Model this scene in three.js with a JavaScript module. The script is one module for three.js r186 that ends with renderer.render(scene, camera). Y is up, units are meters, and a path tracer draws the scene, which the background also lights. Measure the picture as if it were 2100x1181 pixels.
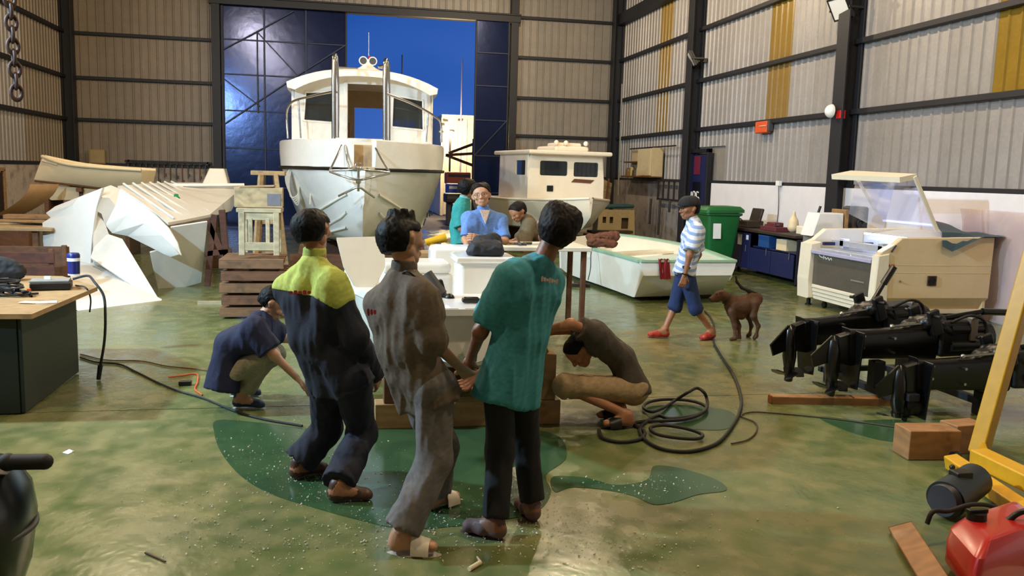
import * as THREE from 'three';
import { RoundedBoxGeometry } from 'three/addons/geometries/RoundedBoxGeometry.js';
import { mergeGeometries, mergeVertices, toCreasedNormals } from 'three/addons/utils/BufferGeometryUtils.js';
import { RectAreaLightUniformsLib } from 'three/addons/lights/RectAreaLightUniformsLib.js';

// ------------------------------------------------------------------ camera, sky, large lights, exposure
const scene = new THREE.Scene();
const renderer = new THREE.WebGLRenderer({ antialias: true });
renderer.toneMapping = THREE.LinearToneMapping;
renderer.toneMappingExposure = 1.08;
renderer.shadowMap.enabled = true;
RectAreaLightUniformsLib.init();

const V = (x, y, z) => new THREE.Vector3(x, y, z);
const FOCAL = 1750, CX = 1050, CY = 590.5, EYE = 1.8;
const camera = new THREE.PerspectiveCamera(2 * Math.atan(CY / FOCAL) * 180 / Math.PI, 2100 / 1181, 0.05, 400);
const away = V(701 - CX, CY - 348, -FOCAL).normalize();           // the hall's long axis in camera axes
const slope = 0.028;
const tt = -(away.x * (701 - CX) + away.y * (CY - 348) - away.z * FOCAL) / (away.x - away.y * slope);
const across = V(701 + tt - CX, CY - (348 + slope * tt), -FOCAL).normalize();
const upward = new THREE.Vector3().crossVectors(away.clone().negate(), across).normalize();
const basis = new THREE.Matrix4().set(
  across.x, across.y, across.z, 0,
  upward.x, upward.y, upward.z, 0,
  -away.x, -away.y, -away.z, 0,
  0, 0, 0, 1);                                                     // camera axes to hall axes
camera.position.set(0, EYE, 0);
camera.quaternion.setFromRotationMatrix(basis);
scene.add(camera);

// a photo pixel gives a direction; the distance comes from the floor (F), from a plane across the hall (W) or along it (WX)
const ray = (px, py) => V(px - CX, CY - py, -FOCAL).applyMatrix4(basis);
const F = (px, py, y = 0) => { const d = ray(px, py); return d.multiplyScalar((y - EYE) / d.y).add(V(0, EYE, 0)); };
const W = (px, py, z) => { const d = ray(px, py); return d.multiplyScalar(z / d.z).add(V(0, EYE, 0)); };
const WX = (px, py, x) => { const d = ray(px, py); return d.multiplyScalar(x / d.x).add(V(0, EYE, 0)); };

// seeded noise
let seedState = 12345;
const rnd = () => { seedState = (seedState * 1664525 + 1013904223) >>> 0; return seedState / 4294967296; };
const rr = (a, b) => a + (b - a) * rnd();
const hash = (x, y, z) => { let h = Math.imul(x, 374761393) ^ Math.imul(y, 668265263) ^ Math.imul(z, 1274126177); h = Math.imul(h ^ (h >>> 13), 1274126177); return ((h ^ (h >>> 16)) >>> 0) / 4294967296; };
const fade = (t) => t * t * (3 - 2 * t);
function noise3(x, y, z) {
  const i = Math.floor(x), j = Math.floor(y), k = Math.floor(z), u = fade(x - i), v = fade(y - j), w = fade(z - k);
  const L = (a, b, t) => a + (b - a) * t;
  return L(L(L(hash(i, j, k), hash(i + 1, j, k), u), L(hash(i, j + 1, k), hash(i + 1, j + 1, k), u), v),
    L(L(hash(i, j, k + 1), hash(i + 1, j, k + 1), u), L(hash(i, j + 1, k + 1), hash(i + 1, j + 1, k + 1), u), v), w);
}
const fbm = (x, y, z, n = 4) => { let s = 0, a = 0.5, t = 0; for (let i = 0; i < n; i++) { s += a * noise3(x, y, z); t += a; x *= 2.03; y *= 2.03; z = z * 2.03 + 7.1; a *= 0.5; } return s / t; };
const clamp = (x, a = 0, b = 1) => Math.min(b, Math.max(a, x));
const smooth = (a, b, x) => fade(clamp((x - a) / (b - a)));

// dusk sky: deep blue, thin darker cloud streaks, a little paler towards the horizon
{
  const w = 512, h = 256, data = new Float32Array(w * h * 4);
  for (let j = 0; j < h; j++) for (let i = 0; i < w; i++) {
    const el = (j + 0.5) / h * 180 - 90, az = i / w * Math.PI * 2, k = clamp(el / 90);
    const c = fbm(Math.cos(az) * 4 + 20, el * 0.16 + 3, Math.sin(az) * 4 + 20, 4);
    const b = (0.9 + 0.35 * (c - 0.5)) * (1 - 0.35 * k);
    data.set([0.03 * b + 0.05 * (c - 0.4), 0.112 * b + 0.06 * (c - 0.4), 0.46 * b + 0.06 * (c - 0.4), 1], (j * w + i) * 4);
  }
  const sky = new THREE.DataTexture(data, w, h, THREE.RGBAFormat, THREE.FloatType);
  sky.mapping = THREE.EquirectangularReflectionMapping; sky.magFilter = THREE.LinearFilter; sky.needsUpdate = true;
  scene.background = sky;
}

// ------------------------------------------------------------------ materials
function greyTexture(n, f, repeat = 1) {
  const d = new Uint8Array(n * n * 4);
  for (let j = 0; j < n; j++) for (let i = 0; i < n; i++) { const v = Math.round(255 * clamp(f(i / n, j / n))); d.set([v, v, v, 255], (j * n + i) * 4); }
  const t = new THREE.DataTexture(d, n, n); t.wrapS = t.wrapT = THREE.RepeatWrapping; t.magFilter = THREE.LinearFilter; t.minFilter = THREE.LinearMipmapLinearFilter;
  t.repeat.set(repeat, repeat); t.needsUpdate = true; return t;
}
// noise that repeats without a seam
const per = (u, v, s, z, n = 4) => {
  const a = (x, y) => fbm(x, y, z, n), x = u * s, y = v * s, p = smooth(0.8, 1, u), q = smooth(0.8, 1, v);
  return (a(x, y) * (1 - p) + a(x - s, y) * p) * (1 - q) + (a(x, y - s) * (1 - p) + a(x - s, y - s) * p) * q;
};
const colour = (t) => { t.colorSpace = THREE.SRGBColorSpace; return t; };
const TX = {
  mottle: colour(greyTexture(256, (u, v) => 0.91 + 0.14 * (per(u, v, 5, 1.5) - 0.5) + 0.09 * (per(u, v, 40, 9) - 0.5), 0.7)),
  grime: colour(greyTexture(256, (u, v) => { const a = per(u, v, 6, 4.5, 5); return 0.95 - 0.2 * smooth(0.45, 0.8, a) - 0.1 * per(u, v, 50, 3); }, 0.8)),
  soft: colour(greyTexture(256, (u, v) => 0.965 + 0.07 * (per(u, v, 6, 1.5) - 0.5) + 0.03 * (per(u, v, 40, 9) - 0.5), 0.6)),
  cloth: colour(greyTexture(128, (u, v) => 0.85 + 0.22 * (per(u, v, 8, 2) - 0.5) + 0.05 * Math.sin(u * 6.283 * 32) * Math.sin(v * 6.283 * 32), 9)),
  wood: colour(greyTexture(256, (u, v) => { const w = per(u, v, 3, 5); return 0.84 + 0.12 * (0.5 + 0.5 * Math.sin((v * 9 + 3.4 * w) * 6.283)) * (0.5 + 0.5 * per(u, v, 22, 8)) + 0.16 * (per(u, v, 12, 6) - 0.5) - 0.12 * smooth(0.6, 0.75, per(u, v, 7, 3)); }, 1.2)),
  bumpFine: greyTexture(128, (u, v) => per(u, v, 16, 6, 3), 3),
  bumpBig: greyTexture(128, (u, v) => per(u, v, 6, 2.2, 4), 1),
};
function M(hex, rough = 0.6, o = {}) {
  const { map = TX.mottle, metal = 0, bump = 0, bumpMap = TX.bumpFine, ...rest } = o;
  const m = new THREE.MeshPhysicalMaterial({ color: hex, roughness: rough, metalness: metal, map, ...rest });
  if (bump) { m.bumpMap = bumpMap; m.bumpScale = bump; }
  return m;
}

// ------------------------------------------------------------------ things, parts, geometry helpers
const origin = new Map(), taken = new Map();
function numbered(name) { const n = taken.get(name) || 0; taken.set(name, n + 1); return n ? name + '_' + String(n).padStart(3, '0') : name; }
function shade(o) { o.castShadow = true; o.receiveShadow = true; return o; }
function thing(name, label, category, at = [0, 0, 0], group) {      // a Group at the thing's base; its parts are given in hall metres
  const o = new THREE.Group(); o.name = numbered(name); const p = at.isVector3 ? at.clone() : V(...at);
  o.position.copy(p); o.userData = { label, category }; if (group) o.userData.group = group;
  scene.add(o); origin.set(o, p); return o;
}
function structure(name, at = [0, 0, 0]) {
  const o = new THREE.Group(); o.name = name; o.position.set(...at); o.userData = { kind: 'structure' }; scene.add(o); origin.set(o, V(...at)); return o;
}
function boxUV(g) {                                                  // uv in metres, by the way each face points
  const p = g.attributes.position, n = g.attributes.normal, uv = new Float32Array(p.count * 2);
  for (let i = 0; i < p.count; i++) {
    const a = Math.abs(n.getX(i)), b = Math.abs(n.getY(i)), c = Math.abs(n.getZ(i));
    const [u, v] = b >= a && b >= c ? [p.getX(i), p.getZ(i)] : a >= c ? [p.getZ(i), p.getY(i)] : [p.getX(i), p.getY(i)];
    uv[2 * i] = u; uv[2 * i + 1] = v;
  }
  g.setAttribute('uv', new THREE.BufferAttribute(uv, 2)); return g;
}
function join(list) {
  const gs = (Array.isArray(list) ? list : [list]).filter(Boolean).map((g) => { const q = g.index ? g.toNonIndexed() : g; for (const k of Object.keys(q.attributes)) if (!['position', 'normal', 'uv', 'color'].includes(k)) q.deleteAttribute(k); if (!q.attributes.uv) boxUV(q); return q; });
  return gs.length > 1 ? mergeGeometries(gs) : gs[0];
}
function part(name, geos, material, parent, label) {                 // ONE mesh; geometry in hall metres is moved to the thing's base
  const g = join(geos), off = origin.get(parent) || V(0, 0, 0);
  const list = Array.isArray(geos) ? geos : [geos];
  if (list.some((q) => q && q.userData.flowing)) { const p = g.attributes.position, uv = g.attributes.uv; for (let i = 0; i < p.count; i++) uv.setXY(i, p.getX(i) * 0.8 + p.getZ(i) * 0.6, p.getY(i) + p.getZ(i) * 0.3); } else boxUV(g);
  g.translate(-off.x, -off.y, -off.z);
  const m = shade(new THREE.Mesh(g, material)); m.name = name; origin.set(m, off);
  if (label) m.userData.label = label;
  parent.add(m); return m;
}
function copyOf(root, at, turn, label, name) {
  const c = root.clone(); c.name = numbered((name || root.name).replace(/_\d\d\d$/, '')); c.position.copy(at.isVector3 ? at : V(...at)); if (turn !== undefined) c.rotation.y = turn;
  c.userData = { ...root.userData }; if (label) c.userData.label = label; scene.add(c); return c;
}
const box = (w, h, d, x, y, z, r = 0, rot) => {
  const m = Math.min(w, h, d); r = r || Math.min(0.008, m * 0.2);
  const g = m < 0.006 ? new THREE.BoxGeometry(w, h, d) : new RoundedBoxGeometry(w, h, d, 1, Math.min(r, m * 0.49));
  if (rot) g.applyMatrix4(new THREE.Matrix4().makeRotationFromEuler(new THREE.Euler(...rot)));
  return g.translate(x, y, z);
};
function aim(g, a, b) {                                              // turns a geometry that runs along +y from 0 so that it runs from a to b
  const d = b.clone().sub(a), q = new THREE.Quaternion().setFromUnitVectors(V(0, 1, 0), d.normalize());
  return g.applyQuaternion(q).translate(a.x, a.y, a.z);
}
const rod = (a, b, r, r2 = r, n = 10) => { const l = a.distanceTo(b); return aim(new THREE.CylinderGeometry(r2, r, l, n).translate(0, l / 2, 0), a, b); };
const bar = (a, b, w, t, roll = 0) => { const l = a.distanceTo(b); return aim(new RoundedBoxGeometry(w, l, t, 1, Math.min(w, t) * 0.12).rotateY(roll).translate(0, l / 2, 0), a, b); };
const tube = (pts, r, n = 8, seg = 0, closed = false) => new THREE.TubeGeometry(new THREE.CatmullRomCurve3(pts, closed, 'centripetal'), seg || pts.length * 6, r, n, closed);
const ball = (p, r, sx = 1, sy = 1, sz = 1, n = 14) => new THREE.SphereGeometry(r, n, Math.max(6, n >> 1)).scale(sx, sy, sz).translate(p.x, p.y, p.z);
function extrude(pts, depth, bevel = 0, holes = []) {                // outline in x/y, from z = 0 to depth
  const s = new THREE.Shape(pts.map((p) => new THREE.Vector2(p[0], p[1])));
  for (const h of holes) s.holes.push(new THREE.Path(h.map((p) => new THREE.Vector2(p[0], p[1]))));
  const g = new THREE.ExtrudeGeometry(s, { depth: depth - 2 * bevel, bevelEnabled: bevel > 0, bevelThickness: bevel, bevelSize: bevel, bevelOffset: -bevel, bevelSegments: 1 });
  return g.translate(0, 0, bevel);
}
function roundRect(x0, y0, x1, y1, r, n = 4) {
  const o = [];
  for (const [cx, cy, a] of [[x1 - r, y0 + r, -90], [x1 - r, y1 - r, 0], [x0 + r, y1 - r, 90], [x0 + r, y0 + r, 180]])
    for (let i = 0; i <= n; i++) { const t = (a + 90 * i / n) * Math.PI / 180; o.push([cx + r * Math.cos(t), cy + r * Math.sin(t)]); }
  return o;
}
function slab(pts, t = 0.02) {                                       // a flat many-cornered board: its corners in space, thickness away from its front
  const c = pts.reduce((a, p) => a.add(p), V(0, 0, 0)).multiplyScalar(1 / pts.length);
  const n = V(0, 0, 0); for (let i = 0; i < pts.length; i++) n.add(pts[i].clone().sub(c).cross(pts[(i + 1) % pts.length].clone().sub(c))); n.normalize();
  const u = pts[1].clone().sub(pts[0]).normalize(); u.sub(n.clone().multiplyScalar(u.dot(n))).normalize(); const v = n.clone().cross(u);
  const g = extrude(pts.map((p) => { const q = p.clone().sub(c); return [q.dot(u), q.dot(v)]; }), t);
  return g.translate(0, 0, -t).applyMatrix4(new THREE.Matrix4().makeBasis(u, v, n).setPosition(c));
}
function loft(rings, { closed = false, caps = false, flip = false } = {}) {  // rings of equal length joined into a skin
  const n = rings[0].length, pos = [], idx = [];
  for (const r of rings) for (const p of r) pos.push(p.x, p.y, p.z);
  const m = closed ? n : n - 1;
  for (let i = 0; i + 1 < rings.length; i++) for (let j = 0; j < m; j++) {
    const a = i * n + j, b = i * n + (j + 1) % n, c = a + n, d = (i + 1) * n + (j + 1) % n;
    flip ? idx.push(a, b, c, b, d, c) : idx.push(a, c, b, b, c, d);
  }
  if (caps === 'strip') { for (const i of [0, rings.length - 1]) for (let j = 0; j < n / 2 - 1; j++) { const a = i * n + j, b = a + 1, c = i * n + n - 1 - j, d = c - 1; (i === 0) !== flip ? idx.push(a, b, c, b, d, c) : idx.push(a, c, b, b, c, d); } } else if (caps) for (const i of [0, rings.length - 1]) { const k = pos.length / 3, c = V(0, 0, 0); for (const p of rings[i]) c.add(p); c.multiplyScalar(1 / n); pos.push(c.x, c.y, c.z); for (let j = 0; j < m; j++) { const a = i * n + j, b = i * n + (j + 1) % n; (i === 0) !== flip ? idx.push(a, b, k) : idx.push(b, a, k); } }
  const g = new THREE.BufferGeometry(); g.setAttribute('position', new THREE.Float32BufferAttribute(pos, 3)); g.setIndex(idx);
  return toCreasedNormals(g, 0.6);
}
function thick(rings, t, o = {}) {                                   // a skin with thickness t: loft of each ring and its copy pushed inwards (towards the ring's centre line)
  return loft(rings.map((r) => { const c = r.reduce((a, p) => a.add(p), V(0, 0, 0)).multiplyScalar(1 / r.length); const inner = r.map((p) => { const d = c.clone().sub(p); d.y = Math.max(d.y, 0.2 * d.length()); return p.clone().add(d.normalize().multiplyScalar(t)); }); return [...r, ...inner.reverse()]; }), { closed: true, caps: 'strip', ...o });
}

function plate(curves, off) {                                        // a curved sheet through the curves, off gives its thickness
  return loft(curves.map((c) => [...c, ...c.map((p) => p.clone().add(off)).reverse()]), { closed: true, caps: 'strip' });
}

// ------------------------------------------------------------------ shared materials
const MAT = {
  cladding: M(0xa6a19f, 0.45, { metal: 0.15, bump: 0.001 }), claddingB: M(0x9f9a97, 0.47, { metal: 0.15 }), amber: M(0x9a7a2a, 0.25, { transmission: 0.15, thickness: 0 }),
  slabWall: M(0x8d8884, 0.8), steel: M(0x23242b, 0.55, { metal: 0.2 }), dado: M(0xe2e0e6, 0.75, { map: TX.soft }),
  bluePaint: M(0x152654, 0.17, { metal: 0.5, map: TX.mottle, bump: 0.0018, bumpMap: TX.bumpBig }), blueDark: M(0x16264f, 0.5),
  gel: M(0xf4f4f0, 0.22, { map: TX.soft, clearcoat: 0.5, clearcoatRoughness: 0.15 }), gelCream: M(0xf0e6d2, 0.3, { map: TX.soft, clearcoat: 0.3, clearcoatRoughness: 0.25 }), gelDull: M(0xe8e4d8, 0.4, { map: TX.soft }),
  mould: M(0xdcd9d2, 0.45, { map: TX.soft }), tan: M(0xc9b08c, 0.6), glass: M(0x0b0e12, 0.05, { map: null, clearcoat: 1 }), tinted: M(0x8f9aa0, 0.03, { map: null, transmission: 0.92, thickness: 0 }), clear: M(0xffffff, 0.02, { map: null, transmission: 1, thickness: 0 }),
  chrome: M(0xc8c8c8, 0.2, { metal: 1, map: null }), black: M(0x0b0b0d, 0.4), blackGloss: M(0x060607, 0.25, { clearcoat: 0.35, clearcoatRoughness: 0.25, map: null }), rubber: M(0x17171a, 0.7),
  wood: M(0xa88558, 0.65, { map: TX.wood }), woodPale: M(0xbba884, 0.65, { map: TX.wood }), woodDark: M(0x6d4528, 0.7, { map: TX.wood }), woodOrange: M(0xa5764a, 0.6, { map: TX.wood }), ply: M(0xb59a70, 0.7, { map: TX.wood }),
  yellow: M(0xd9a21b, 0.4), red: M(0xc4201c, 0.3, { clearcoat: 0.4 }), green: M(0x14662f, 0.45), navy: M(0x1a2150, 0.5), white: M(0xeeeeee, 0.5, { map: TX.soft }), grey: M(0x8a8780, 0.6), darkGrey: M(0x45464a, 0.6), rope: M(0xd8d2c4, 0.9), orange: M(0xdd5a26, 0.5), cream: M(0xe6d3ae, 0.5, { map: TX.soft }),
};

// ------------------------------------------------------------------ the hall
const HALL = { left: -7.75, right: 8.7, back: -27, front: 4, top: 9 };
const GIRTS = [3.03, 4.21, 5.45, 6.66, 7.9];
const ribbed = new Map();
function sheetGeometry(w, h) {                                       // trapezoid-ribbed steel sheet, x from 0 to w, ribs towards +z
  const key = w.toFixed(3) + h.toFixed(3);
  if (!ribbed.has(key)) {
    const n = Math.max(1, Math.round(w / 0.23)), q = w / n, top = [], t = 0.004;
    for (let i = 0; i < n; i++) top.push([i * q, 0], [i * q + q * 0.72, 0], [i * q + q * 0.79, 0.026], [i * q + q * 0.91, 0.026], [i * q + q * 0.98, 0]);
    top.push([w, 0]);
    const s = [...top, ...top.map(([x, z]) => [x, z - t]).reverse()];
    ribbed.set(key, extrude(s.map(([x, z]) => [x, -z]), h).rotateX(-Math.PI / 2));
  }
  return ribbed.get(key).clone();
}
// sheets, girts and columns on one side of the hall; run(s) gives the point at s metres along it, turn faces the sheets inwards
const greyPaint = [MAT.cladding, MAT.claddingB], lampTintPaint = [M(0x948676, 0.5, { metal: 0.1, bump: 0.001 }), M(0x8e8172, 0.5, { metal: 0.1 })], softLampTintPaint = [M(0x989086, 0.5, { metal: 0.1 }), M(0x928b82, 0.5, { metal: 0.1 })];  // the two browner pairs hold the warm lamplight in their colour
let sheetPaint = greyPaint;
function clad(wall, length, place, y0, y1, amber, cols, skip) {
  let s = 0, k = 0;
  while (s < length - 0.05) {
    const w = Math.min(0.92, length - s), h = skip && skip(s + w / 2) !== undefined ? skip(s + w / 2) : y0;
    const lit = amber && amber(s + w / 2);
    const lo = lit ? lit : h;
    if (lit && lit - h > 0.1) { const m = shade(new THREE.Mesh(boxUV(sheetGeometry(w - 0.004, lit - h)), MAT.cladding)); m.name = 'wall_sheet'; place(m, s, h); wall.add(m); }
    const m = shade(new THREE.Mesh(boxUV(sheetGeometry(w - 0.004, y1 - lo)), lit ? MAT.amber : sheetPaint[k++ % 2])); m.name = lit ? 'translucent_sheet' : 'wall_sheet'; place(m, s, lo); wall.add(m);
    s += w;
  }
}
const across3 = (g, wall, place, s, y) => { const m = shade(new THREE.Mesh(boxUV(g), MAT.steel)); place(m, s, y); wall.add(m); return m; };
{
  // floor: green painted concrete under a film of dust, slabs with joints
  const n = 1024, d = new Uint8Array(n * n * 4), r = new Uint8Array(n * n * 4), fw = HALL.right - HALL.left, fl = HALL.front - HALL.back;
  for (let j = 0; j < n; j++) for (let i = 0; i < n; i++) {
    const x = HALL.left + (i + 0.5) / n * fw, z = HALL.front - (j + 0.5) / n * fl;
    const streak = fbm(x * 0.5, z * 0.9, 3.3, 4), patch = fbm(x * 0.35 + 9, z * 0.35, 8.8, 4), fine = fbm(x * 9, z * 9, 1.1, 3), swirl = fbm(x * 1.7 + 3 * streak, z * 1.7, 5.5, 3);
    const dust = clamp(0.52 + 0.75 * (streak - 0.5) + 0.85 * (patch - 0.5) + 0.3 * (swirl - 0.5) + 0.6 * (fine - 0.5));
    const scuff = smooth(0.63, 0.72, fbm(x * 3.1, z * 7.3, 2.7, 4));
    let a = [72, 98, 58], b = [128, 117, 75];
    const c = a.map((v, q) => v + (b[q] - v) * dust - 7 * scuff + (fine - 0.5) * 16);
    d.set([c[0], c[1], c[2], 255], (j * n + i) * 4);
    const q = 255 * clamp(0.13 + 0.22 * dust + 0.14 * (fine - 0.5)); r.set([q, q, q, 255], (j * n + i) * 4);
  }
  const mk = (data) => { const t = new THREE.DataTexture(data, n, n); t.magFilter = THREE.LinearFilter; t.minFilter = THREE.LinearMipmapLinearFilter; t.needsUpdate = true; return t; };
  const floorMat = new THREE.MeshPhysicalMaterial({ map: colour(mk(d)), roughnessMap: mk(r), roughness: 1, bumpMap: TX.bumpFine.clone(), bumpScale: 0.0012 });
  floorMat.bumpMap.repeat.set(40, 60); floorMat.bumpMap.needsUpdate = true;
  const floor = structure('floor');
  const zs = [HALL.front, -0.6, -6.54, -12.5, -18.5, HALL.back];     // slabs poured across the hall, with sawn joints between them
  for (let i = 0; i + 1 < zs.length; i++) {
    const a = zs[i] - 0.006, b = zs[i + 1] + 0.006, g = new THREE.BoxGeometry(fw, 0.2, a - b).translate((HALL.left + HALL.right) / 2, -0.1, (a + b) / 2), p = g.attributes.position, uv = g.attributes.uv;
    for (let k = 0; k < p.count; k++) uv.setXY(k, (p.getX(k) - HALL.left) / fw, (HALL.front - p.getZ(k)) / fl);
    const m = shade(new THREE.Mesh(g, floorMat)); m.name = 'floor_slab'; floor.add(m);
  }
  const bed = shade(new THREE.Mesh(new THREE.BoxGeometry(fw + 0.6, 0.1, fl + 0.6).translate((HALL.left + HALL.right) / 2, -0.07, (HALL.front + HALL.back) / 2), M(0x33382c, 0.9))); bed.name = 'joint_filler'; floor.add(bed);
}
{
  // right-hand long wall
  const w = structure('wall_right'), L = HALL.front - HALL.back, X = HALL.right;
  part('outer_leaf', box(0.3, HALL.top, L + 0.6, X + 0.22, HALL.top / 2, (HALL.front + HALL.back) / 2), MAT.slabWall, w);
  const place = (m, s, y) => { m.rotation.y = -Math.PI / 2; m.position.set(X + 0.03, y, HALL.back + s); };
  const amber = (s) => { const z = HALL.back + s; for (const a of [-23.05, -16.15, -9.45]) if (Math.abs(z - a) < 0.62) return 3.03; return 0; };
  clad(w, L, place, 1.73, HALL.top, amber, 0, (s) => (Math.abs(HALL.back + s + 19.95) < 0.8 ? 2.6 : 1.73));
  for (const y of [1.76, ...GIRTS]) {
    if (y < 2) { part('girt', box(0.1, 0.07, 6.7 - 0.1, X - 0.03, y, -23.75), MAT.steel, w); part('girt', box(0.1, 0.07, 19.2 + 4, X - 0.03, y, -7.65), MAT.steel, w); } else part('girt', box(0.1, 0.09, L, X - 0.05, y, (HALL.front + HALL.back) / 2), MAT.steel, w);
  }
  part('eaves_beam', box(0.2, 0.34, 6.2, X - 0.1, 6.7, -23.6), MAT.steel, w);
  for (const z of [-26.6, -20.35, -13.65, -6.95, -0.25]) {            // rolled steel columns: web and two flanges
    const c = part('steel_column', [box(0.26, HALL.top, 0.03, X - 0.16, HALL.top / 2, z), box(0.03, HALL.top, 0.34, X - 0.3, HALL.top / 2, z), box(0.03, HALL.top, 0.34, X - 0.03, HALL.top / 2, z)], MAT.steel, w);
    part('base_plate', box(0.44, 0.03, 0.44, X - 0.17, 0.015, z), MAT.steel, c);
  }
  part('dado_wall', box(0.16, 1.73, 19.1 + 4, X + 0.0, 0.865, -7.6), MAT.dado, w); part('dado_wall', box(0.16, 1.73, 6.3, X, 0.865, -23.9), M(0x9b938f, 0.8, { map: TX.grime }), w);
}
{
  const w = structure('wall_left'), L = HALL.front - HALL.back, X = HALL.left;
  part('outer_leaf', box(0.3, HALL.top, L + 0.6, X - 0.22, HALL.top / 2, (HALL.front + HALL.back) / 2), MAT.slabWall, w);
  const place = (m, s, y) => { m.rotation.y = Math.PI / 2; m.position.set(X - 0.03, y, HALL.front - s); };
  sheetPaint = lampTintPaint;                                             // same grimy sheets, with the warm lamplight put into their colour
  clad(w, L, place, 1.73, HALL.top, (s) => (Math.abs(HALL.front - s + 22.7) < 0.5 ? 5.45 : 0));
  for (const y of [1.76, ...GIRTS]) part('girt', box(0.1, 0.09, L, X + 0.05, y, (HALL.front + HALL.back) / 2), MAT.steel, w);
  for (const z of [-26.7, -20.35, -13.65, -6.95, -0.25]) {
    const c = part('steel_column', [box(0.26, HALL.top, 0.03, X + 0.16, HALL.top / 2, z), box(0.03, HALL.top, 0.34, X + 0.3, HALL.top / 2, z), box(0.03, HALL.top, 0.34, X + 0.03, HALL.top / 2, z)], MAT.steel, w);
    part('base_plate', box(0.44, 0.03, 0.44, X + 0.17, 0.015, z), MAT.steel, c);
  }
  part('dado_wall', box(0.16, 1.73, L, X, 0.865, (HALL.front + HALL.back) / 2), M(0xcdbdb2, 0.8, { map: TX.grime }), w);
}
const DOOR = { x0: -3.5, x1: 5.15, top: 6.5, gap0: 0.15, gap1: 4.02 };
{
  const w = structure('wall_back'), Z = HALL.back;
  for (const [a, b, y0] of [[HALL.left, DOOR.x0, 0], [DOOR.x1, HALL.right, 0], [DOOR.x0, DOOR.x1, DOOR.top]]) {
    part('outer_leaf', box(b - a, HALL.top - y0, 0.3, (a + b) / 2, (HALL.top + y0) / 2, Z - 0.22), MAT.slabWall, w);
    sheetPaint = a < -5 ? lampTintPaint : softLampTintPaint;  // lamp warmth painted into the end wall sheets, weaker past the left part
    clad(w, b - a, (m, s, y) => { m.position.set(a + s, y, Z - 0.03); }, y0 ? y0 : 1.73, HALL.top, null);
    if (!y0) part('dado_wall', box(b - a, 1.73, 0.16, (a + b) / 2, 0.865, Z), M(0xb7aca4, 0.8, { map: TX.grime }), w);
    for (const y of [1.76, ...GIRTS]) if (y > y0) part('girt', box(b - a, 0.09, 0.1, (a + b) / 2, y, Z + 0.05), MAT.steel, w);
  }
  for (const x of [DOOR.x0 - 0.1, DOOR.x1 + 0.1]) part('steel_column', [box(0.03, HALL.top, 0.26, x, HALL.top / 2, Z + 0.16), box(0.24, HALL.top, 0.03, x, HALL.top / 2, Z + 0.3), box(0.24, HALL.top, 0.03, x, HALL.top / 2, Z + 0.03)], MAT.steel, w);
  part('door_track', [box(9.2, 0.2, 0.2, 0.82, DOOR.top + 0.05, Z + 0.25), box(9.2, 0.05, 0.3, 0.82, DOOR.top + 0.17, Z + 0.25)], MAT.steel, w);
  const f = structure('wall_front');
  part('outer_leaf', box(HALL.right - HALL.left + 1, HALL.top, 0.3, 0.5, HALL.top / 2, HALL.front + 0.22), MAT.slabWall, f);
  sheetPaint = greyPaint;
  clad(f, HALL.right - HALL.left, (m, s, y) => { m.rotation.y = Math.PI; m.position.set(HALL.right - s, y, HALL.front + 0.03); }, 0, HALL.top, null);
  const c = structure('ceiling');
  part('roof_deck', box(HALL.right - HALL.left + 1.2, 0.2, HALL.front - HALL.back + 1, 0.475, HALL.top + 0.1, -11.5), M(0x87847f, 0.7), c);
  for (const z of [-26.6, -20.35, -13.65, -6.95, -0.25]) part('roof_beam', box(HALL.right - HALL.left, 0.4, 0.2, 0.475, HALL.top - 0.2, z), MAT.steel, c);
}
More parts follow.
